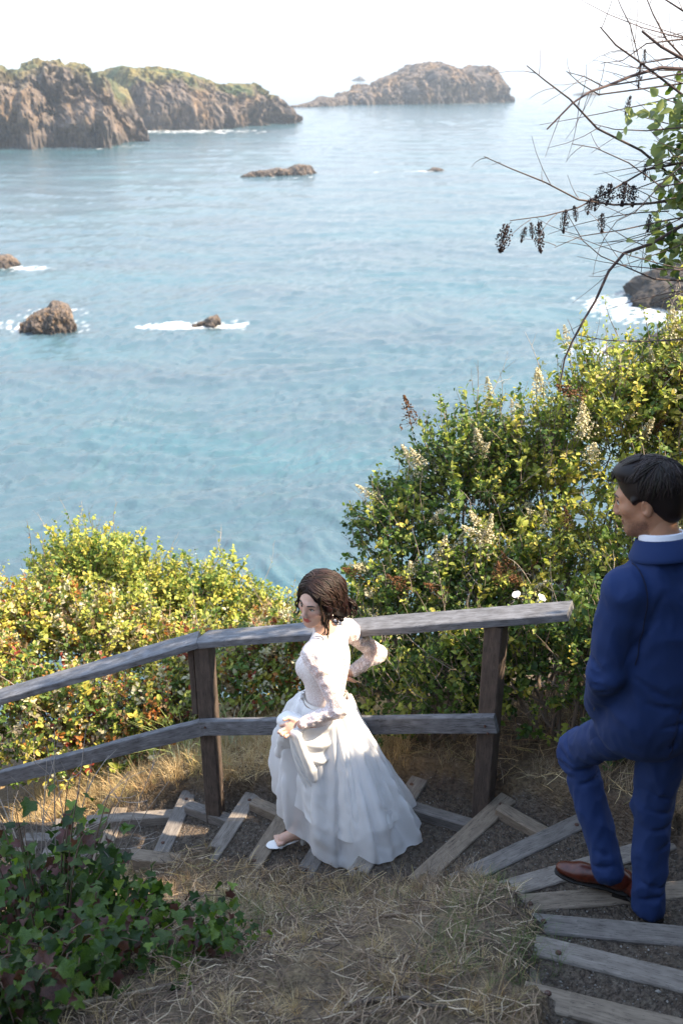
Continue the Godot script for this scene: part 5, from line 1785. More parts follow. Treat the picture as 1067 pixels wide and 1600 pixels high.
func build_groom() -> void:
	var base := Vector3(1.12, 21.92, -2.98)
	var root := thing("person", "man in a blue suit and brown leather shoes stepping down, hand in pocket", "person", base)
	var o := -base
	var fwd := Vector3(-0.30, 0, -0.95).normalized()
	var bs := frame(fwd)
	var lean := Basis(bs.x, 0.10) * bs
	var ht := Transform3D(frame(Vector3(-0.86, -0.26, -0.44), Vector3(-0.10, 1, -0.05)), Vector3(1.020, 23.665, -3.045) + o)
	var hs := 1.06
	var shl := Vector3(0.945, 23.385, -2.93) + o
	var shr := Vector3(1.285, 23.405, -3.05) + o
	var neck := Vector3(1.085, 23.47, -2.985) + o
	var hipl := Vector3(1.055, 22.80, -2.985) + o
	var hipr := Vector3(1.195, 22.80, -3.01) + o
	var knl := Vector3(0.955, 22.45, -3.27) + o
	var knr := Vector3(1.195, 22.385, -3.02) + o
	var anl := Vector3(1.072, 22.02, -3.055) + o
	var anr := Vector3(1.205, 21.985, -2.92) + o
	var ell := Vector3(0.912, 23.06, -2.905) + o
	var hal := Vector3(0.945, 22.82, -3.06) + o
	var elr := Vector3(1.37, 23.08, -3.02) + o
	var har := Vector3(1.33, 22.85, -3.16) + o
	# skin: one continuous body
	var f := Field.new()
	f.cap(neck, ht * Vector3(0, -0.04, -0.025), 0.062, 0.058, 0.03)
	f.ell((shl + shr) * 0.5 + Vector3(0, -0.14, 0), Vector3(0.15, 0.2, 0.09), lean, 0.05)
	f.ell((hipl + hipr) * 0.5 + Vector3(0, 0.08, 0), Vector3(0.13, 0.18, 0.09), bs, 0.06)
	f.chain([shl, ell, hal], [0.045, 0.04, 0.03])
	f.chain([shr, elr, har], [0.045, 0.04, 0.03])
	f.chain([hipl, knl, anl], [0.07, 0.05, 0.035])
	f.chain([hipr, knr, anr], [0.07, 0.05, 0.035])
	var m := MB.new()
	m.has_c = true
	var hc := func(p: Vector3) -> Color: return head_colour(p, ht, hs, false)
	var bb := bounds(f, 0.03)
	net(f, bb[0], Vector3(bb[1].x, (ht * Vector3(0, -0.10, 0)).y, bb[1].z), 0.013, m, hc)
	var fh := Field.new()
	head_field(fh, ht, hs, false)
	fh.cap(neck + Vector3(0, -0.05, 0), ht * Vector3(0, -0.04, -0.025), 0.062, 0.058, 0.03)
	bb = bounds(fh, 0.01)
	net(fh, bb[0], bb[1], 0.0045, m, hc)
	var fd := Field.new()
	for h in [[hal, ell, 1.0], [har, elr, -1.0]]:
		var d: Vector3 = (h[0] - h[1]).normalized()
		if h[2] > 0.0: d = (hipl.lerp(knl, 0.35) + Vector3(0.05, 0, 0.03) - h[0]).normalized()
		var sd: Vector3 = (fwd - d * fwd.dot(d)).normalized()
		hand_field(fd, h[0], d, sd.cross(d) * h[2], sd, 0.8, 0.5)
	bb = bounds(fd, 0.01)
	net(fd, bb[0], bb[1], 0.004, m, hc)
	var body := obj("body", m.done(), M.skin, root)
	face_parts(root, body, ht, hs, false)
	# jacket
	var j := Field.new()
	var chest := (shl + shr) * 0.5
	j.cap(shl + Vector3(0.02, -0.01, 0), shr + Vector3(-0.02, -0.01, 0), 0.078, 0.078, 0.05)
	j.cap(shl.lerp(chest, 0.62) + Vector3(0, 0.055, 0), shr.lerp(chest, 0.62) + Vector3(0, 0.055, 0), 0.060, 0.060, 0.06)
	j.ell(chest + Vector3(0.005, -0.15, 0.005), Vector3(0.195, 0.25, 0.125), lean, 0.06)
	j.ell(chest + Vector3(0.02, -0.40, 0.03), Vector3(0.172, 0.24, 0.125), bs, 0.08)
	j.ell(Vector3(1.125, 22.83, -2.985) + o, Vector3(0.190, 0.19, 0.142), bs, 0.08)
	j.cap(hipl + Vector3(-0.01, 0.02, -0.03), hipl.lerp(knl, 0.3), 0.105, 0.095, 0.05)
	j.chain([shl + Vector3(-0.005, -0.02, 0), ell, hal + Vector3(0.0, 0.015, 0.02)], [0.076, 0.061, 0.053], 0.035)
	j.chain([shr + Vector3(0.005, -0.02, 0), elr, har], [0.074, 0.061, 0.05], 0.035)
	# hem line: nothing below it
	j.ell(Vector3(1.12, 22.18, -2.98) + o, Vector3(0.6, 0.505, 0.6), Basis(), 0.01, true)
	j.cap(neck + Vector3(-0.01, 0.0, -0.015), ht * Vector3(0, -0.02, -0.02), 0.072, 0.075, 0.012, true)
	var back := -fwd
	for k in 4:
		var e := ell + Vector3(0.0, 0.05 - 0.032 * k, 0.0)
		crease(j, e, bs.x * 0.7 + back * (0.2 + 0.3 * k), Vector3(0.1, 0.35 - 0.2 * k, 0) + fwd, 0.11, 0.009)
	for k in 3:
		crease(j, chest + Vector3(-0.03 + 0.02 * k, -0.36 - 0.07 * k, 0.03), back + bs.x * (0.5 - 0.35 * k), bs.x + Vector3(0, 0.5 - 0.3 * k, 0), 0.16, 0.009)
	crease(j, shl.lerp(chest, 0.45) + Vector3(0, -0.1, 0), back + bs.x * 0.2, Vector3(0, 1, 0) - bs.x * 0.25, 0.2, 0.010)
	crease(j, shl.lerp(chest, 0.3) + Vector3(0, -0.2, 0), back + bs.x * 0.4, Vector3(0, 1, 0) - bs.x * 0.5, 0.16, 0.009)
	crease(j, Vector3(1.125, 22.80, -2.985) + o, back, Vector3(0, 1, 0), 0.3, 0.007)
	var jm := mesh_of(j, 0.009, 0.0055, Vector3(5.5, 3.6, 5.5))
	var jo := obj("jacket", jm, M.suit, root)
	# collar: a folded band that stands round the neck, lapel side open at the front
	var nb := Basis(bs.x, 0.30) * bs
	var cl := MB.new()
	var sc := MB.new()
	var nn := 28
	for k in nn + 1:
		var a := lerpf(-2.45, 2.45, float(k) / nn) + PI
		var rim := Vector3(sin(a), 0, cos(a))
		var nc := neck + Vector3(-0.005, 0.0, -0.005)
		var prof := [[0.076, 0.045], [0.080, 0.068], [0.086, 0.066], [0.100, 0.035], [0.112, 0.010], [0.108, -0.002]]
		for q in prof:
			cl.vert(nc + nb * (rim * Vector3(q[0] * 1.02, 0, q[0] * 0.95) + Vector3(0, q[1], 0)))
		var prof2 := [[0.066, 0.03], [0.067, 0.083], [0.071, 0.088], [0.076, 0.082], [0.078, 0.03]]
		for q in prof2:
			sc.vert(nc + nb * (rim * Vector3(q[0] * 1.0, 0, q[0] * 0.97) + Vector3(0, q[1], 0)))
	for k in nn:
		for q in 5:
			var a := k * 6 + q
			cl.quad(a, a + 1, a + 7, a + 6)
		for q in 4:
			var a := k * 5 + q
			sc.quad(a, a + 1, a + 6, a + 5)
	obj("collar", cl.done(), M.suit, jo)
	obj("shirt_collar", sc.done(), M.shirt, root)
	# back seam and armhole seam
	var seam := MB.new()
	var sp := PackedVector3Array()
	var sr := PackedFloat32Array()
	for k in 22:
		var u := k / 21.0
		var c := chest.lerp(Vector3(1.125, 22.83, -2.985) + o, u) + Vector3(0, 0.03 - u * 0.12, 0)
		sp.append(skin_point(j, c, -fwd) + fwd * 0.0005)
		sr.append(0.0022)
	seam.tube(sp, sr, 5)
	obj("back_seam", seam.done(), M.suit_seam, jo)
	seam = MB.new()
	sp = PackedVector3Array()
	sr = PackedFloat32Array()
	var inner := shl.lerp(chest, 0.26) + Vector3(0, -0.05, 0)
	for k in 16:
		var a := lerpf(-0.15, 2.6, k / 15.0)
		sp.append(skin_point(j, inner + Vector3(0, -0.03 * a, 0), Vector3(0, cos(a), 0) - fwd * sin(a) + bs.x * 0.12))
		sr.append(0.0022)
	seam.tube(sp, sr, 5)
	obj("armhole_seam", seam.done(), M.suit_seam, jo)
	# buttons at the cuff
	for k in 4:
		var bm := SphereMesh.new()
		bm.radius = 0.006; bm.height = 0.007; bm.radial_segments = 10; bm.rings = 5
		var d := (hal - ell).normalized()
		obj("cuff_button", bm, M.button, jo, Transform3D(Basis(), hal + Vector3(0.0, 0.015, 0.02) - d * (0.012 + 0.013 * k) + Vector3(-0.028, 0.0, 0.044)))
	# trousers
	var tr := Field.new()
	tr.ell((hipl + hipr) * 0.5 + Vector3(0, 0.03, 0.0), Vector3(0.165, 0.14, 0.125), bs, 0.05)
	tr.chain([hipl + Vector3(0, -0.02, 0), knl, anl + Vector3(0.003, 0.0, 0.005)], [0.098, 0.074, 0.062], 0.03)
	tr.chain([hipr + Vector3(0, -0.02, 0), knr, anr + Vector3(0, -0.02, 0)], [0.098, 0.076, 0.064], 0.03)
	tr.cap(knl + Vector3(0, -0.03, 0.01), knl + Vector3(0.02, 0.02, -0.005), 0.070, 0.070, 0.03)
	for an in [anl, anr]:
		tr.ell(an + Vector3(0, -0.56, 0), Vector3(0.3, 0.525, 0.3), Basis(), 0.006, true)
	for k in 4:
		crease(tr, knl + Vector3(0.02, 0.06 - 0.045 * k, 0.01), Vector3(0.3, 0.1, 1.0) - bs.x * 0.0, bs.x + Vector3(0, 0.4 - 0.25 * k, 0), 0.12, 0.010)
		crease(tr, knl + Vector3(0.02, 0.05 - 0.05 * k, 0.01), bs.x + Vector3(0, 0.1, 0.1), fwd + Vector3(0, 0.5 - 0.3 * k, 0), 0.10, 0.008)
		crease(tr, knr + Vector3(0, 0.10 - 0.075 * k, 0), back + bs.x * (0.3 - 0.2 * k), bs.x + Vector3(0, 0.35 - 0.2 * k, 0), 0.12, 0.008)
	for k in 2:
		crease(tr, anr + Vector3(0, 0.06 + 0.05 * k, 0), back + bs.x * 0.3, bs.x + Vector3(0, -0.3 + 0.5 * k, 0), 0.11, 0.008)
		crease(tr, anl + Vector3(0, 0.05 + 0.05 * k, 0), back * 0.6 + bs.x, fwd + Vector3(0, -0.3 + 0.5 * k, 0), 0.10, 0.008)
	obj("trousers", mesh_of(tr, 0.009, 0.0055, Vector3(7, 3.5, 7)), M.suit, root)
	shoe(root, Vector3(1.165, 21.945, -3.018) + o, Vector3(0.90, 21.945, -3.127) + o, 0.0)
	shoe(root, Vector3(1.235, 21.935, -2.875) + o, Vector3(1.13, 21.935, -3.10) + o, 0.0)
	# hair: short, dark, combed from the crown
	var fhair := Field.new()
	var P := func(x: float, y: float, z: float) -> Vector3: return ht * (Vector3(x, y, z) * hs)
	fhair.ell(P.call(0, 0.040, -0.022), Vector3(0.086, 0.094, 0.104) * hs, ht.basis, 0.02)
	fhair.ell(P.call(0, -0.02, -0.068), Vector3(0.068, 0.066, 0.048) * hs, ht.basis, 0.03)
	fhair.ell(P.call(0.0, 0.098, 0.040), Vector3(0.064, 0.030, 0.052) * hs, ht.basis, 0.03)
	for e in [-1.0, 1.0]:
		fhair.cap(P.call(e * 0.078, 0.02, 0.022), P.call(e * 0.077, -0.018, 0.018), 0.010 * hs, 0.006 * hs, 0.012)
	fhair.ell(P.call(0, -0.035, 0.095), Vector3(0.10, 0.088, 0.085) * hs, ht.basis, 0.012, true)
	for e in [-1.0, 1.0]:
		fhair.ell(P.call(e * 0.088, -0.028, 0.004), Vector3(0.03, 0.046, 0.032) * hs, ht.basis, 0.01, true)
	var hm := MB.new()
	hm.has_c = true
	var dark := Color(0.014, 0.010, 0.009)
	bb = bounds(fhair, 0.01)
	net(fhair, bb[0], bb[1], 0.005, hm, func(_p: Vector3) -> Color: return dark)
	var crown := Vector3(0.05, 0.93, -0.35).normalized()
	for k in 520:
		var a := rr(0, TAU)
		var d1 := Vector3(sin(a), rr(-0.25, 0.45), cos(a)).normalized()
		if d1.z > 0.3: d1.y = maxf(d1.y, 0.42)
		var d0 := (crown + rdir() * 0.25).normalized().slerp(d1, rr(0.0, 0.5))
		strand(hm, ht, hs, Vector3(0, 0.038, -0.022), Vector3(0.086, 0.094, 0.104), d0, d1, rr(-0.01, 0.035), rr(-0.02, 0.09), 0.003, rr(0.0012, 0.003), dark * rr(0.6, 2.8), 8)
	for k in 40:
		# fringe swept over the forehead
		var x := rr(-0.055, 0.06)
		strand(hm, ht, hs, Vector3(0, 0.045, -0.01), Vector3(0.082, 0.092, 0.104), Vector3(x * 6.0, 1.0, 0.1).normalized(), Vector3(x * 9.0, rr(0.30, 0.5), 1.0).normalized(), 0.05, rr(0.05, 0.16), 0.003, rr(0.003, 0.005), dark * rr(0.8, 2.0), 7)
	obj("hair", hm.done(), M.hair, root)

func bezier(a: Vector3, b: Vector3, c: Vector3, t: float) -> Vector3:
	return a.lerp(b, t).lerp(b.lerp(c, t), t)

var hem_pts := []
func hem(u: float) -> Vector3:
	var n := hem_pts.size()
	var x := u * n
	var i := int(floor(x)) % n
	var f: float = x - floor(x)
	var p0: Vector3 = hem_pts[(i + n - 1) % n]
	var p1: Vector3 = hem_pts[i]
	var p2: Vector3 = hem_pts[(i + 1) % n]
	var p3: Vector3 = hem_pts[(i + 2) % n]
	return p1.cubic_interpolate(p2, p0, p3, f)

func skirt_mesh(waist: Vector3, v1: float, shrink: float, fold: float, sd: float, floor_gap: float) -> ArrayMesh:
	var m := MB.new()
	var nu := 300
	var nv := 60
	for iv in nv + 1:
		var v := v1 * iv / nv
		for iu in nu + 1:
			var u := float(iu % nu) / nu
			var h := hem(u)
			var az := atan2(h.z - waist.z, h.x - waist.x)
			var top := waist + Vector3(cos(az) * 0.120, 0, sin(az) * 0.118)
			var front := clampf(0.5 - 0.5 * cos(az), 0, 1)        # 1 towards the front of the walk
			var bul := lerpf(0.40, 0.92, pow(front, 1.2)) + 0.16 * maxf(sin(az), 0.0)
			var ctl := top.lerp(Vector3(h.x, top.y, h.z), bul)
			ctl.y = lerpf(top.y, h.y, lerpf(0.42, 0.22, front))
			var p := bezier(top, ctl, h, v)
			p = Vector3(waist.x, p.y, waist.z).lerp(p, 1.0 - shrink * v)
			# hips under the cloth
			var hip := 0.155
			var dxz := Vector2(p.x - waist.x, p.z - waist.z)
			if v > 0.12 and dxz.length() < hip * smoothstep(0.0, 0.25, v):
				dxz = dxz.normalized() * hip * smoothstep(0.0, 0.25, v)
				p.x = waist.x + dxz.x
				p.z = waist.z + dxz.y
			# folds run down from the waist and the gathering hand
			var w := 0.0
			var drift := v * 1.3
			w += sin(u * TAU * 9.0 + sd + drift) * 0.5
			w += sin(u * TAU * 15.0 + sd * 2.3 - drift * 1.7 + 2.0 * sin(u * TAU * 2.0)) * 0.5
			w += sin(u * TAU * 26.0 + sd * 0.7 + drift * 0.6) * 0.22
			w = signf(w) * pow(absf(w), 0.8)
			var amp := fold * (0.25 + 0.9 * v) * (1.0 + 0.5 * nz.get_noise_2d(u * 14.0, v * 4.0 + sd))
			if v > 0.85: amp *= lerpf(1.0, 0.45, (v - 0.85) / 0.15)
			var out := Vector3(cos(az), 0.15, sin(az))
			p += out * w * amp
			p += out * nz.get_noise_3d(p.x * 9.0, p.y * 9.0, p.z * 9.0 + sd) * 0.012 * v
			var gy := ground(p.x, p.z) + floor_gap
			if p.y < gy + 0.06: p.y = maxf(p.y, gy + absf(w) * 0.008)
			m.vert(p)
	for iv in nv:
		for iu in nu:
			var a := iv * (nu + 1) + iu
			m.quad(a, a + nu + 1, a + nu + 2, a + 1)
	return m.done()

func build_bride() -> void:
	var base := Vector3(-0.08, 21.2, -4.13)
	var root := thing("person", "woman in a white lace sleeved wedding dress looking back while gathering her skirt", "person", base)
	var fwd := Vector3(-0.88, 0, -0.47).normalized()
	var bs := frame(fwd)
	var ht := Transform3D(frame(Vector3(-0.62, -0.06, 0.78), Vector3(0.12, 1, 0.0)), Vector3(-0.112, 22.655, -4.135))
	var hs := 0.99
	var neck := Vector3(-0.075, 22.475, -4.155)
	var shl := Vector3(-0.135, 22.425, -4.035)
	var shr := Vector3(0.010, 22.425, -4.275)
	var ell := Vector3(-0.008, 22.155, -3.965)
	var wrl := Vector3(-0.195, 22.072, -3.955)
	var elr := Vector3(0.190, 22.185, -4.40)
	var wrr := Vector3(0.045, 22.135, -4.30)
	var waist := Vector3(-0.082, 22.12, -4.135)
	var hips := Vector3(-0.075, 21.96, -4.13)
	var knf := Vector3(-0.165, 21.60, -4.14)
	var anf := Vector3(-0.232, 21.245, -4.165)
	var knb := Vector3(0.03, 21.70, -4.13)
	var anb := Vector3(0.085, 21.44, -4.075)
	var chest := Vector3(-0.072, 22.31, -4.15)
	# body
	var f := Field.new()
	f.cap(neck + Vector3(0, -0.03, 0), ht * Vector3(0, -0.05, -0.02), 0.048, 0.044, 0.03)
	f.ell(chest + Vector3(0, -0.01, 0), Vector3(0.132, 0.15, 0.088), bs, 0.03)
	f.cap(neck, shl.lerp(shr, 0.1) + Vector3(0, -0.02, 0), 0.038, 0.026, 0.03)
	f.cap(neck, shr.lerp(shl, 0.1) + Vector3(0, -0.02, 0), 0.038, 0.026, 0.03)
	f.ell(waist, Vector3(0.105, 0.13, 0.085), bs, 0.06)
	f.ell(hips, Vector3(0.15, 0.13, 0.125), bs, 0.06)
	f.chain([shl + Vector3(0, -0.02, 0), ell, wrl], [0.030, 0.031, 0.024], 0.02)
	f.chain([shr + Vector3(0, -0.02, 0), elr, wrr], [0.030, 0.031, 0.024], 0.02)
	f.chain([hips + bs.x * 0.06, knf, anf], [0.075, 0.045, 0.032], 0.03)
	f.chain([hips - bs.x * 0.07, knb, anb], [0.085, 0.055, 0.033], 0.03)
	var hc := func(p: Vector3) -> Color: return head_colour(p, ht, hs, true)
	var m := MB.new()
	m.has_c = true
	var bb := bounds(f, 0.03)
	net(f, bb[0], Vector3(bb[1].x, (ht * Vector3(0, -0.10, 0)).y, bb[1].z), 0.011, m, hc)
	var fh := Field.new()
	head_field(fh, ht, hs, true)
	fh.cap(neck + Vector3(0, -0.03, 0), ht * Vector3(0, -0.05, -0.02), 0.048, 0.044, 0.03)
	bb = bounds(fh, 0.01)
	net(fh, bb[0], bb[1], 0.0042, m, hc)
	var fd := Field.new()
	var dl := (wrl - ell).normalized()
	hand_field(fd, wrl, dl, Vector3(0, 0.45, 0.9).normalized(), dl.cross(Vector3(0, 0.45, 0.9).normalized()).normalized(), 0.88, 1.0)
	var dr := (wrr - elr).normalized()
	hand_field(fd, wrr, dr, Vector3(0.3, 0.7, -0.6).normalized(), dr.cross(Vector3(0.3, 0.7, -0.6).normalized()).normalized(), 0.88, 0.8)
	# feet: front one on the timber, rear one with its heel up
	var toef := Vector3(-0.368, 21.155, -4.150)
	fd.cap(anf, Vector3(-0.232, 21.195, -4.165), 0.032, 0.026, 0.02)
	fd.cap(Vector3(-0.225, 21.195, -4.166), Vector3(-0.315, 21.172, -4.155), 0.027, 0.026, 0.02)
	fd.cap(anf + Vector3(-0.01, -0.03, 0), Vector3(-0.31, 21.175, -4.153), 0.03, 0.022, 0.02)
	for k in 5:
		var side := (k - 2) * 0.0125
		var a := Vector3(-0.318, 21.166, -4.155) + Vector3(0.002 * absf(k - 2.0), 0, side * 1.1)
		fd.cap(a, a + Vector3(-0.046 + 0.006 * k, -0.008, side * 0.15), 0.0098 if k < 4 else 0.012, 0.0085 if k < 4 else 0.0105, 0.005)
	var toeb := Vector3(0.02, 21.335, -4.02)
	fd.cap(anb, Vector3(0.095, 21.425, -4.06), 0.030, 0.026, 0.02)
	fd.cap(Vector3(0.09, 21.42, -4.062), Vector3(0.045, 21.345, -4.035), 0.028, 0.024, 0.02)
	fd.cap(Vector3(0.045, 21.345, -4.035), toeb, 0.024, 0.014, 0.015)
	bb = bounds(fd, 0.01)
	net(fd, bb[0], bb[1], 0.004, m, hc)
	for k in m.v.size(): m.v[k] -= base
	var body := obj("body", m.done(), M.skin, root)
	var ht2 := Transform3D(ht.basis, ht.origin - base)
	face_parts(root, body, ht2, hs, true)
	# sandals
	var P := func(x: float, y: float, z: float) -> Vector3: return Vector3(x, y, z) - base
	for w in 2:
		var sd := node("sandal", Vector3.ZERO, root)
		var hl: Vector3 = [Vector3(-0.212, 21.178, -4.166), Vector3(0.10, 21.405, -4.055)][w]
		var bl: Vector3 = [Vector3(-0.315, 21.140, -4.155), Vector3(0.05, 21.322, -4.035)][w]
		var to: Vector3 = [Vector3(-0.385, 21.132, -4.150), Vector3(0.0, 21.318, -4.01)][w]
		var sl := Field.new()
		var hor := (to - hl)
		var fr := frame(hor)
		sl.ell((hl + bl) * 0.5 - base, Vector3(0.027, 0.006, hl.distance_to(bl) * 0.62), frame(bl - hl), 0.01)
		sl.ell((bl + to) * 0.5 - base, Vector3(0.037, 0.006, bl.distance_to(to) * 0.85), frame(to - bl), 0.012)
		obj("sole", mesh_of(sl, 0.004), M.sandal, sd)
		var hm2 := MB.new()
		var gy: float = [21.125, 21.30][w]
		hm2.tube(PackedVector3Array([hl - base, Vector3(hl.x + 0.004, gy, hl.z) - base]), PackedFloat32Array([0.02, 0.014]), 10)
		obj("heel", hm2.done(), M.sandal, sd)
		var sx := fr.x
		for q in [[bl.lerp(to, 0.15), 0.036, 0.033, 0.0085], [hl.lerp(bl, 0.15) + Vector3(0, 0.060, 0), 0.036, 0.012, 0.0045]]:
			var st := MB.new()
			for k in 15:
				var a: float = lerpf(-0.12, PI + 0.12, k / 14.0) if q[3] > 0.008 else TAU * k / 14.0
				var c: Vector3 = q[0] + sx * cos(a) * q[1] + Vector3.UP * sin(a) * q[2] + (fr.z * sin(a) * 0.0 if q[3] > 0.008 else fr.z * sin(a) * 0.036)
				for e in [-1.0, 1.0]:
					st.vert(c - base + (fr.z * e * q[3] if q[3] > 0.008 else Vector3.UP * e * q[3]))
			for k in 14:
				var a := k * 2
				st.quad(a, a + 2, a + 3, a + 1)
			obj("strap", st.done(), M.sandal, sd)
	# bodice and sleeves
	var j := Field.new()
	var o := -base
	j.ell(chest + o + Vector3(0, -0.015, 0), Vector3(0.150, 0.170, 0.104), bs, 0.04)
	j.cap(shl.lerp(shr, 0.1) + o + Vector3(0, -0.01, 0), shr.lerp(shl, 0.1) + o + Vector3(0, -0.01, 0), 0.044, 0.044, 0.04)
	for e in [-1.0, 1.0]:
		j.ell(chest + o + fwd * 0.082 + bs.x * e * 0.062 + Vector3(0, -0.03, 0), Vector3(0.058, 0.062, 0.052), bs, 0.04)
	j.ell(waist + o + Vector3(0, 0.01, 0), Vector3(0.109, 0.13, 0.09), bs, 0.06)
	# neckline, and the cut at the waist
	j.ell(neck + o + Vector3(0.005, 0.055, 0.012), Vector3(0.098, 0.060, 0.070), bs, 0.008, true)
	j.cap(neck + o, shl.lerp(shr, 0.08) + o, 0.047, 0.042, 0.04)
	j.cap(neck + o, shr.lerp(shl, 0.08) + o, 0.047, 0.042, 0.04)
	j.ell(neck + o + Vector3(0.005, 0.06, 0.012), Vector3(0.098, 0.062, 0.072), bs, 0.006, true)
	j.ell(waist + o + Vector3(0, -0.32, 0), Vector3(0.6, 0.30, 0.6), Basis(), 0.006, true)
	obj("bodice", mesh_of(j, 0.008), M.bodice, root)
	for arm in [[shl, ell, wrl], [shr, elr, wrr]]:
		var s := Field.new()
		s.chain([arm[0].lerp(neck, 0.22) + o + Vector3(0, -0.006, 0), arm[0] + o + Vector3(0, -0.006, 0), arm[0].lerp(arm[1], 0.2) + o, arm[1] + o, arm[2] + o], [0.046, 0.052, 0.049, 0.041, 0.0315], 0.03)
		s.ell(arm[2] + o + (arm[2] - arm[1]).normalized() * 0.055, Vector3(0.06, 0.06, 0.06), Basis(), 0.004, true)
		obj("sleeve", mesh_of(s, 0.007, 0.004, Vector3(14, 14, 14)), M.lace, root)
	# pearl buttons down the spine, and the belt
	for k in 17:
		var u := k / 16.0
		var bm := SphereMesh.new()
		bm.radius = 0.0055; bm.height = 0.011; bm.radial_segments = 8; bm.rings = 5
		var y := lerpf(22.405, 22.13, u)
		var back := lerpf(0.098, 0.090, u) + 0.012 * sin(u * PI) * (1.0 - u) - 0.004 * sin(u * PI)
		obj("button", bm, M.pearl, root, Transform3D(Basis(), skin_point(j, chest.lerp(waist, u) * Vector3(1, 0, 1) + Vector3(0, y, 0) + o, -fwd) - fwd * 0.003))
	var belt := MB.new()
	for k in 41:
		var a := TAU * k / 40.0
		for e in [-1.0, 1.0]:
			belt.vert(waist + o + bs * Vector3(cos(a) * 0.118, e * 0.011 - 0.008, sin(a) * 0.100))
	for k in 40:
		var a := k * 2
		belt.quad(a, a + 2, a + 3, a + 1)
	obj("belt", belt.done(), M.pearl, root)
	# skirt
	hem_pts = [Vector3(-0.355, 21.41, -4.26), Vector3(-0.315, 21.335, -4.14), Vector3(-0.19, 21.26, -4.01), Vector3(0.015, 0, -3.83), Vector3(0.21, 0, -3.755), Vector3(0.37, 0, -3.88), Vector3(0.415, 0, -4.05), Vector3(0.345, 0, -4.24), Vector3(0.18, 0, -4.42), Vector3(0.0, 21.37, -4.45), Vector3(-0.19, 21.32, -4.43), Vector3(-0.33, 21.33, -4.37)]
	for k in range(3, 9):
		var p: Vector3 = hem_pts[k]
		p.y = ground(p.x, p.z) + 0.015
		hem_pts[k] = p
	for part in [["skirt", 1.0, 0.0, 0.042, 1.0, 0.012, M.sheer], ["skirt_lining", 0.84, 0.07, 0.020, 4.0, 0.03, M.chiffon]]:
		var sm: ArrayMesh = skirt_mesh(waist + Vector3(0, -0.02, 0), part[1], part[2], part[3], part[4], part[5])
		obj(part[0], sm, part[6], root, Transform3D(Basis(), o))
	# hem piping
	var hp := PackedVector3Array()
	# gathered cloth: swags slung from the hand to the far hip
	var dr2 := MB.new()
	var A := wrl + dl * 0.06 + Vector3(0, -0.005, 0.01)
	var Bp := Vector3(0.075, 22.05, -4.04)
	var nu := 60
	var nv := 56
	for iv in nv + 1:
		var v := float(iv) / nv
		for iu in nu + 1:
			var u := float(iu) / nu
			var a0 := A.lerp(Bp, u)
			var sag := lerpf(0.0, 0.42, v) * pow(sin(PI * pow(u, 0.85)), 0.85)
			var p := a0 + Vector3(0, -sag - v * 0.06, 0)
			var outw := Vector3(0.15, 0.0, 0.98)
			var rip := sin(v * PI * 10.0 + u * 2.5 + 0.6 * sin(u * 7.0)) * 0.014 * sin(PI * clampf(u, 0.03, 0.97)) * (0.5 + 0.5 * v)
			p += outw * (0.034 * sin(PI * u) * (0.4 + sin(PI * clampf(v, 0, 1)) * 0.9) + rip - 0.05 * v * v)
			p += Vector3(nz.get_noise_3d(u * 5.0, v * 5.0, 1.0), nz.get_noise_3d(u * 5.0, v * 5.0, 8.0), 0) * 0.006
			dr2.vert(p + o)
	for iv in nv:
		for iu in nu:
			var a := iv * (nu + 1) + iu
			dr2.quad(a, a + nu + 1, a + nu + 2, a + 1)
	obj("gathered_overskirt", dr2.done(), M.chiffon, root)
	# cloth bunched in front of the hand
	var bun := Field.new()
	bun.ell(A + o + Vector3(0.015, 0.0, -0.06), Vector3(0.055, 0.055, 0.09), bs, 0.03)
	for k in 7:
		var off := Vector3(-0.045 + 0.02 * k, -0.02 - 0.006 * absf(k - 3.0), -0.11 + 0.022 * k)
		bun.cap(A + o + off * 0.5, A + o + off * 1.5 + Vector3(0.0, -0.09 - 0.05 * absf(k - 3.0), -0.05), 0.022, 0.03, 0.014)
	obj("gathered_cloth", mesh_of(bun, 0.007, 0.004, Vector3(10, 3, 10)), M.chiffon, root)
	# hair
	var HP := func(x: float, y: float, z: float) -> Vector3: return ht2 * (Vector3(x, y, z) * hs)
	var fhair := Field.new()
	fhair.ell(HP.call(0, 0.045, -0.026), Vector3(0.092, 0.096, 0.108) * hs, ht2.basis, 0.02)
	fhair.ell(HP.call(0.035, -0.02, -0.075), Vector3(0.075, 0.075, 0.06) * hs, ht2.basis, 0.03)
	fhair.chain([HP.call(0.070, 0.06, 0.035), HP.call(0.084, 0.0, 0.024), HP.call(0.080, -0.05, 0.010), HP.call(0.072, -0.085, -0.02)], [0.018 * hs, 0.017 * hs, 0.014 * hs, 0.012 * hs], 0.02)
	fhair.chain([HP.call(-0.066, 0.07, 0.035), HP.call(-0.082, 0.01, 0.03), HP.call(-0.082, -0.04, 0.02)], [0.018 * hs, 0.016 * hs, 0.011 * hs], 0.02)
	fhair.ell(HP.call(0.055, -0.075, -0.112), Vector3(0.058, 0.055, 0.052) * hs, ht2.basis, 0.03)
	fhair.ell(HP.call(-0.005, -0.035, 0.095), Vector3(0.060, 0.108, 0.075) * hs, ht2.basis, 0.014, true)
	var hm := MB.new()
	hm.has_c = true
	var dark := Color(0.013, 0.0075, 0.006)
	bb = bounds(fhair, 0.012)
	net(fhair, bb[0], bb[1], 0.0048, hm, func(_p: Vector3) -> Color: return dark)
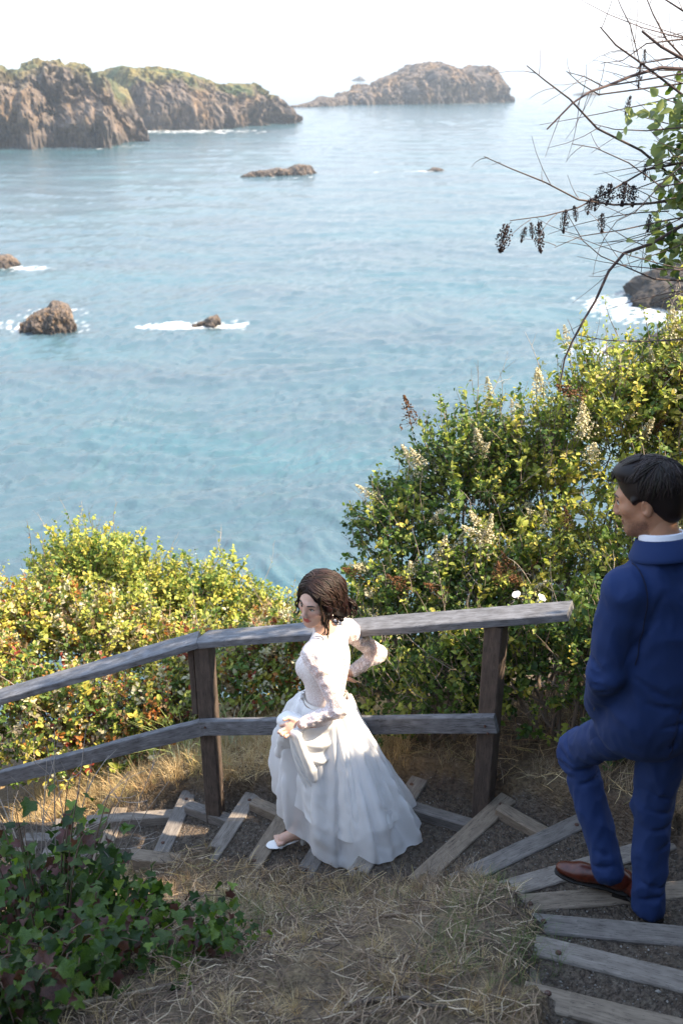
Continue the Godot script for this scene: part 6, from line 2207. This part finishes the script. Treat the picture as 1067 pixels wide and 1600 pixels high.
	for k in 560:
		var e := 1.0 if rng.randf() < 0.72 else -1.0
		var d0 := Vector3(-0.15 + rr(-0.05, 0.05), 1.0, lerpf(0.75, -0.7, rng.randf())).normalized()
		var d1 := Vector3(e * rr(0.7, 1.0), rr(-0.75, 0.0), rr(-0.8, 0.35)).normalized()
		if e < 0: d1 = Vector3(-1.0, rr(-0.5, 0.1), rr(-0.7, 0.4)).normalized()
		strand(hm, ht2, hs, Vector3(0, 0.042, -0.026), Vector3(0.093, 0.097, 0.109), d0, d1, rr(0.0, 0.07), rr(0.0, 0.20), 0.014, rr(0.0014, 0.0045), dark * rr(0.5, 3.6), 15, Vector3(0, -0.02, -0.01))
	for k in 130:
		# swept back from the parting along the hairline
		var e := 1.0 if rng.randf() < 0.65 else -1.0
		var d0 := Vector3(-0.16 + rr(-0.04, 0.04), rr(0.62, 0.95), rr(0.55, 0.95)).normalized()
		var d1 := Vector3(e * 1.0, rr(-0.45, 0.05), rr(0.05, 0.55)).normalized()
		strand(hm, ht2, hs, Vector3(0, 0.042, -0.026), Vector3(0.094, 0.098, 0.111), d0, d1, rr(0.0, 0.05), rr(0.02, 0.12), 0.010, rr(0.0014, 0.004), dark * rr(0.5, 3.0), 13)
	# curls of the low bun and loose locks
	for k in 60:
		var c := Vector3(rr(0.0, 0.11), rr(-0.13, -0.03), rr(-0.155, -0.05))
		var pts := PackedVector3Array()
		var rd := PackedFloat32Array()
		var ph := rr(0, TAU)
		var R := rr(0.012, 0.024)
		for q in 12:
			var a := ph + q * 0.62
			pts.append(ht2 * ((c + Vector3(cos(a) * R, sin(a) * R + q * 0.001, rr(-0.003, 0.003) + cos(a * 0.7) * 0.008)) * hs))
			rd.append(0.0055 * (1.0 - 0.5 * absf(q / 5.5 - 1.0)))
		hm.tube(pts, rd, 5, dark * rr(0.8, 2.6))
	for lk in [[Vector3(0.075, 0.0, 0.055), Vector3(0.078, -0.13, 0.05), 0.016], [Vector3(0.082, -0.02, 0.035), Vector3(0.085, -0.16, 0.03), 0.014], [Vector3(-0.072, 0.02, 0.06), Vector3(-0.105, -0.085, 0.055), 0.013], [Vector3(-0.078, 0.0, 0.045), Vector3(-0.095, -0.10, 0.04), 0.012], [Vector3(0.06, -0.06, -0.03), Vector3(0.055, -0.175, 0.0), 0.014], [Vector3(0.066, 0.085, 0.06), Vector3(0.079, -0.06, 0.062), 0.010]]:
		for rep in 5:
			var pts := PackedVector3Array()
			var rd := PackedFloat32Array()
			var ph := rr(0, 1.2)
			for q in 14:
				var u := q / 13.0
				var a := ph + u * 7.0
				var p: Vector3 = lk[0].lerp(lk[1], u) + Vector3(cos(a), 0.0, sin(a)) * lk[2] * u + rdir() * 0.001 + Vector3(0.002 * rep, 0, 0.003 * rep)
				pts.append(ht2 * (p * hs))
				rd.append(0.0042 * (1.0 - 0.75 * u))
			hm.tube(pts, rd, 5, dark * rr(0.8, 2.2))
	obj("hair", hm.done(), M.hair, root)
	# small pearl earring
	var er := SphereMesh.new()
	er.radius = 0.0045; er.height = 0.009; er.radial_segments = 10; er.rings = 6
	obj("earring", er, M.pearl, root, Transform3D(Basis(), HP.call(0.094, -0.042, 0.004)))

func build_details() -> void:
	# white bindweed flowers above the handrail end
	for k in 2:
		var at: Vector3 = [Vector3(0.945, 22.675, -4.12), Vector3(0.85, 22.625, -4.24)][k]
		var root := thing("bindweed_flower", ["open white bindweed flower just above the end of the handrail", "half hidden white bindweed flower beside the open one"][k], "flower", at)
		var m := MB.new()
		var n := 20
		for r in 5:
			for a in n:
				var an := TAU * a / n
				var rad := [0.003, 0.006, 0.012, 0.022, 0.027][r] as float
				var y := [-0.03, -0.015, -0.002, 0.006, 0.005][r] as float
				m.vert(Vector3(cos(an) * rad, y + (0.002 * sin(an * 5.0) if r > 2 else 0.0), sin(an) * rad))
		for r in 4:
			for a in n:
				m.quad(r * n + a, r * n + (a + 1) % n, (r + 1) * n + (a + 1) % n, (r + 1) * n + a)
		var mid := m.vert(Vector3(0, -0.03, 0))
		for a in n: m.tri(mid, (a + 1) % n, a)
		var bs := Basis(Vector3.RIGHT, 0.25) * Basis(Vector3.BACK, -0.5 + 0.9 * k) * Basis().scaled(Vector3(0.8, 0.95, 0.8))
		var fm := mat(Color(0.93, 0.91, 0.90), 0.6)
		obj("petals", m.done(), fm, root, Transform3D(bs, Vector3.ZERO))
		var st := MB.new()
		st.has_c = true
		st.tube(PackedVector3Array([bs * Vector3(0, -0.03, 0), Vector3(0.0, -0.09, -0.02), Vector3(0.02, -0.18, -0.06)]), PackedFloat32Array([0.002, 0.0015, 0.0015]), 5, Color(0.10, 0.15, 0.04))
		obj("stem", st.done(), M.bark, root)
	# sticks on the bank
	var labels := ["long pale dead stick lying across the dry bank", "short broken brown stick on the dry bank", "thin forked stick beside the ivy on the bank", "dark bark covered stick low on the dry bank"]
	var sp := [[-0.95, -2.2, -0.55, -2.32, 0.009], [0.15, -2.9, 0.42, -2.82, 0.007], [-0.5, -2.5, -0.3, -2.75, 0.005], [0.0, -2.15, 0.35, -2.1, 0.010]]
	for k in 4:
		var q: Array = sp[k]
		var pts := PackedVector3Array()
		var rd := PackedFloat32Array()
		var b := Vector3(q[0], ground(q[0], q[1]), q[1])
		for i in 8:
			var u := i / 7.0
			var x := lerpf(q[0], q[2], u)
			var z := lerpf(q[1], q[3], u) + 0.02 * sin(u * 5.0 + k)
			pts.append(Vector3(x, ground(x, z) + 0.014, z) - b)
			rd.append(q[4] * (1.0 - 0.5 * u))
		var m := MB.new()
		m.has_c = true
		m.tube(pts, rd, 6, [Color(0.30, 0.24, 0.17), Color(0.16, 0.11, 0.08), Color(0.24, 0.18, 0.13), Color(0.10, 0.075, 0.06)][k])
		tag(obj(numbered("stick"), m.done(), M.bark, null, Transform3D(Basis(), b)), labels[k], "stick")
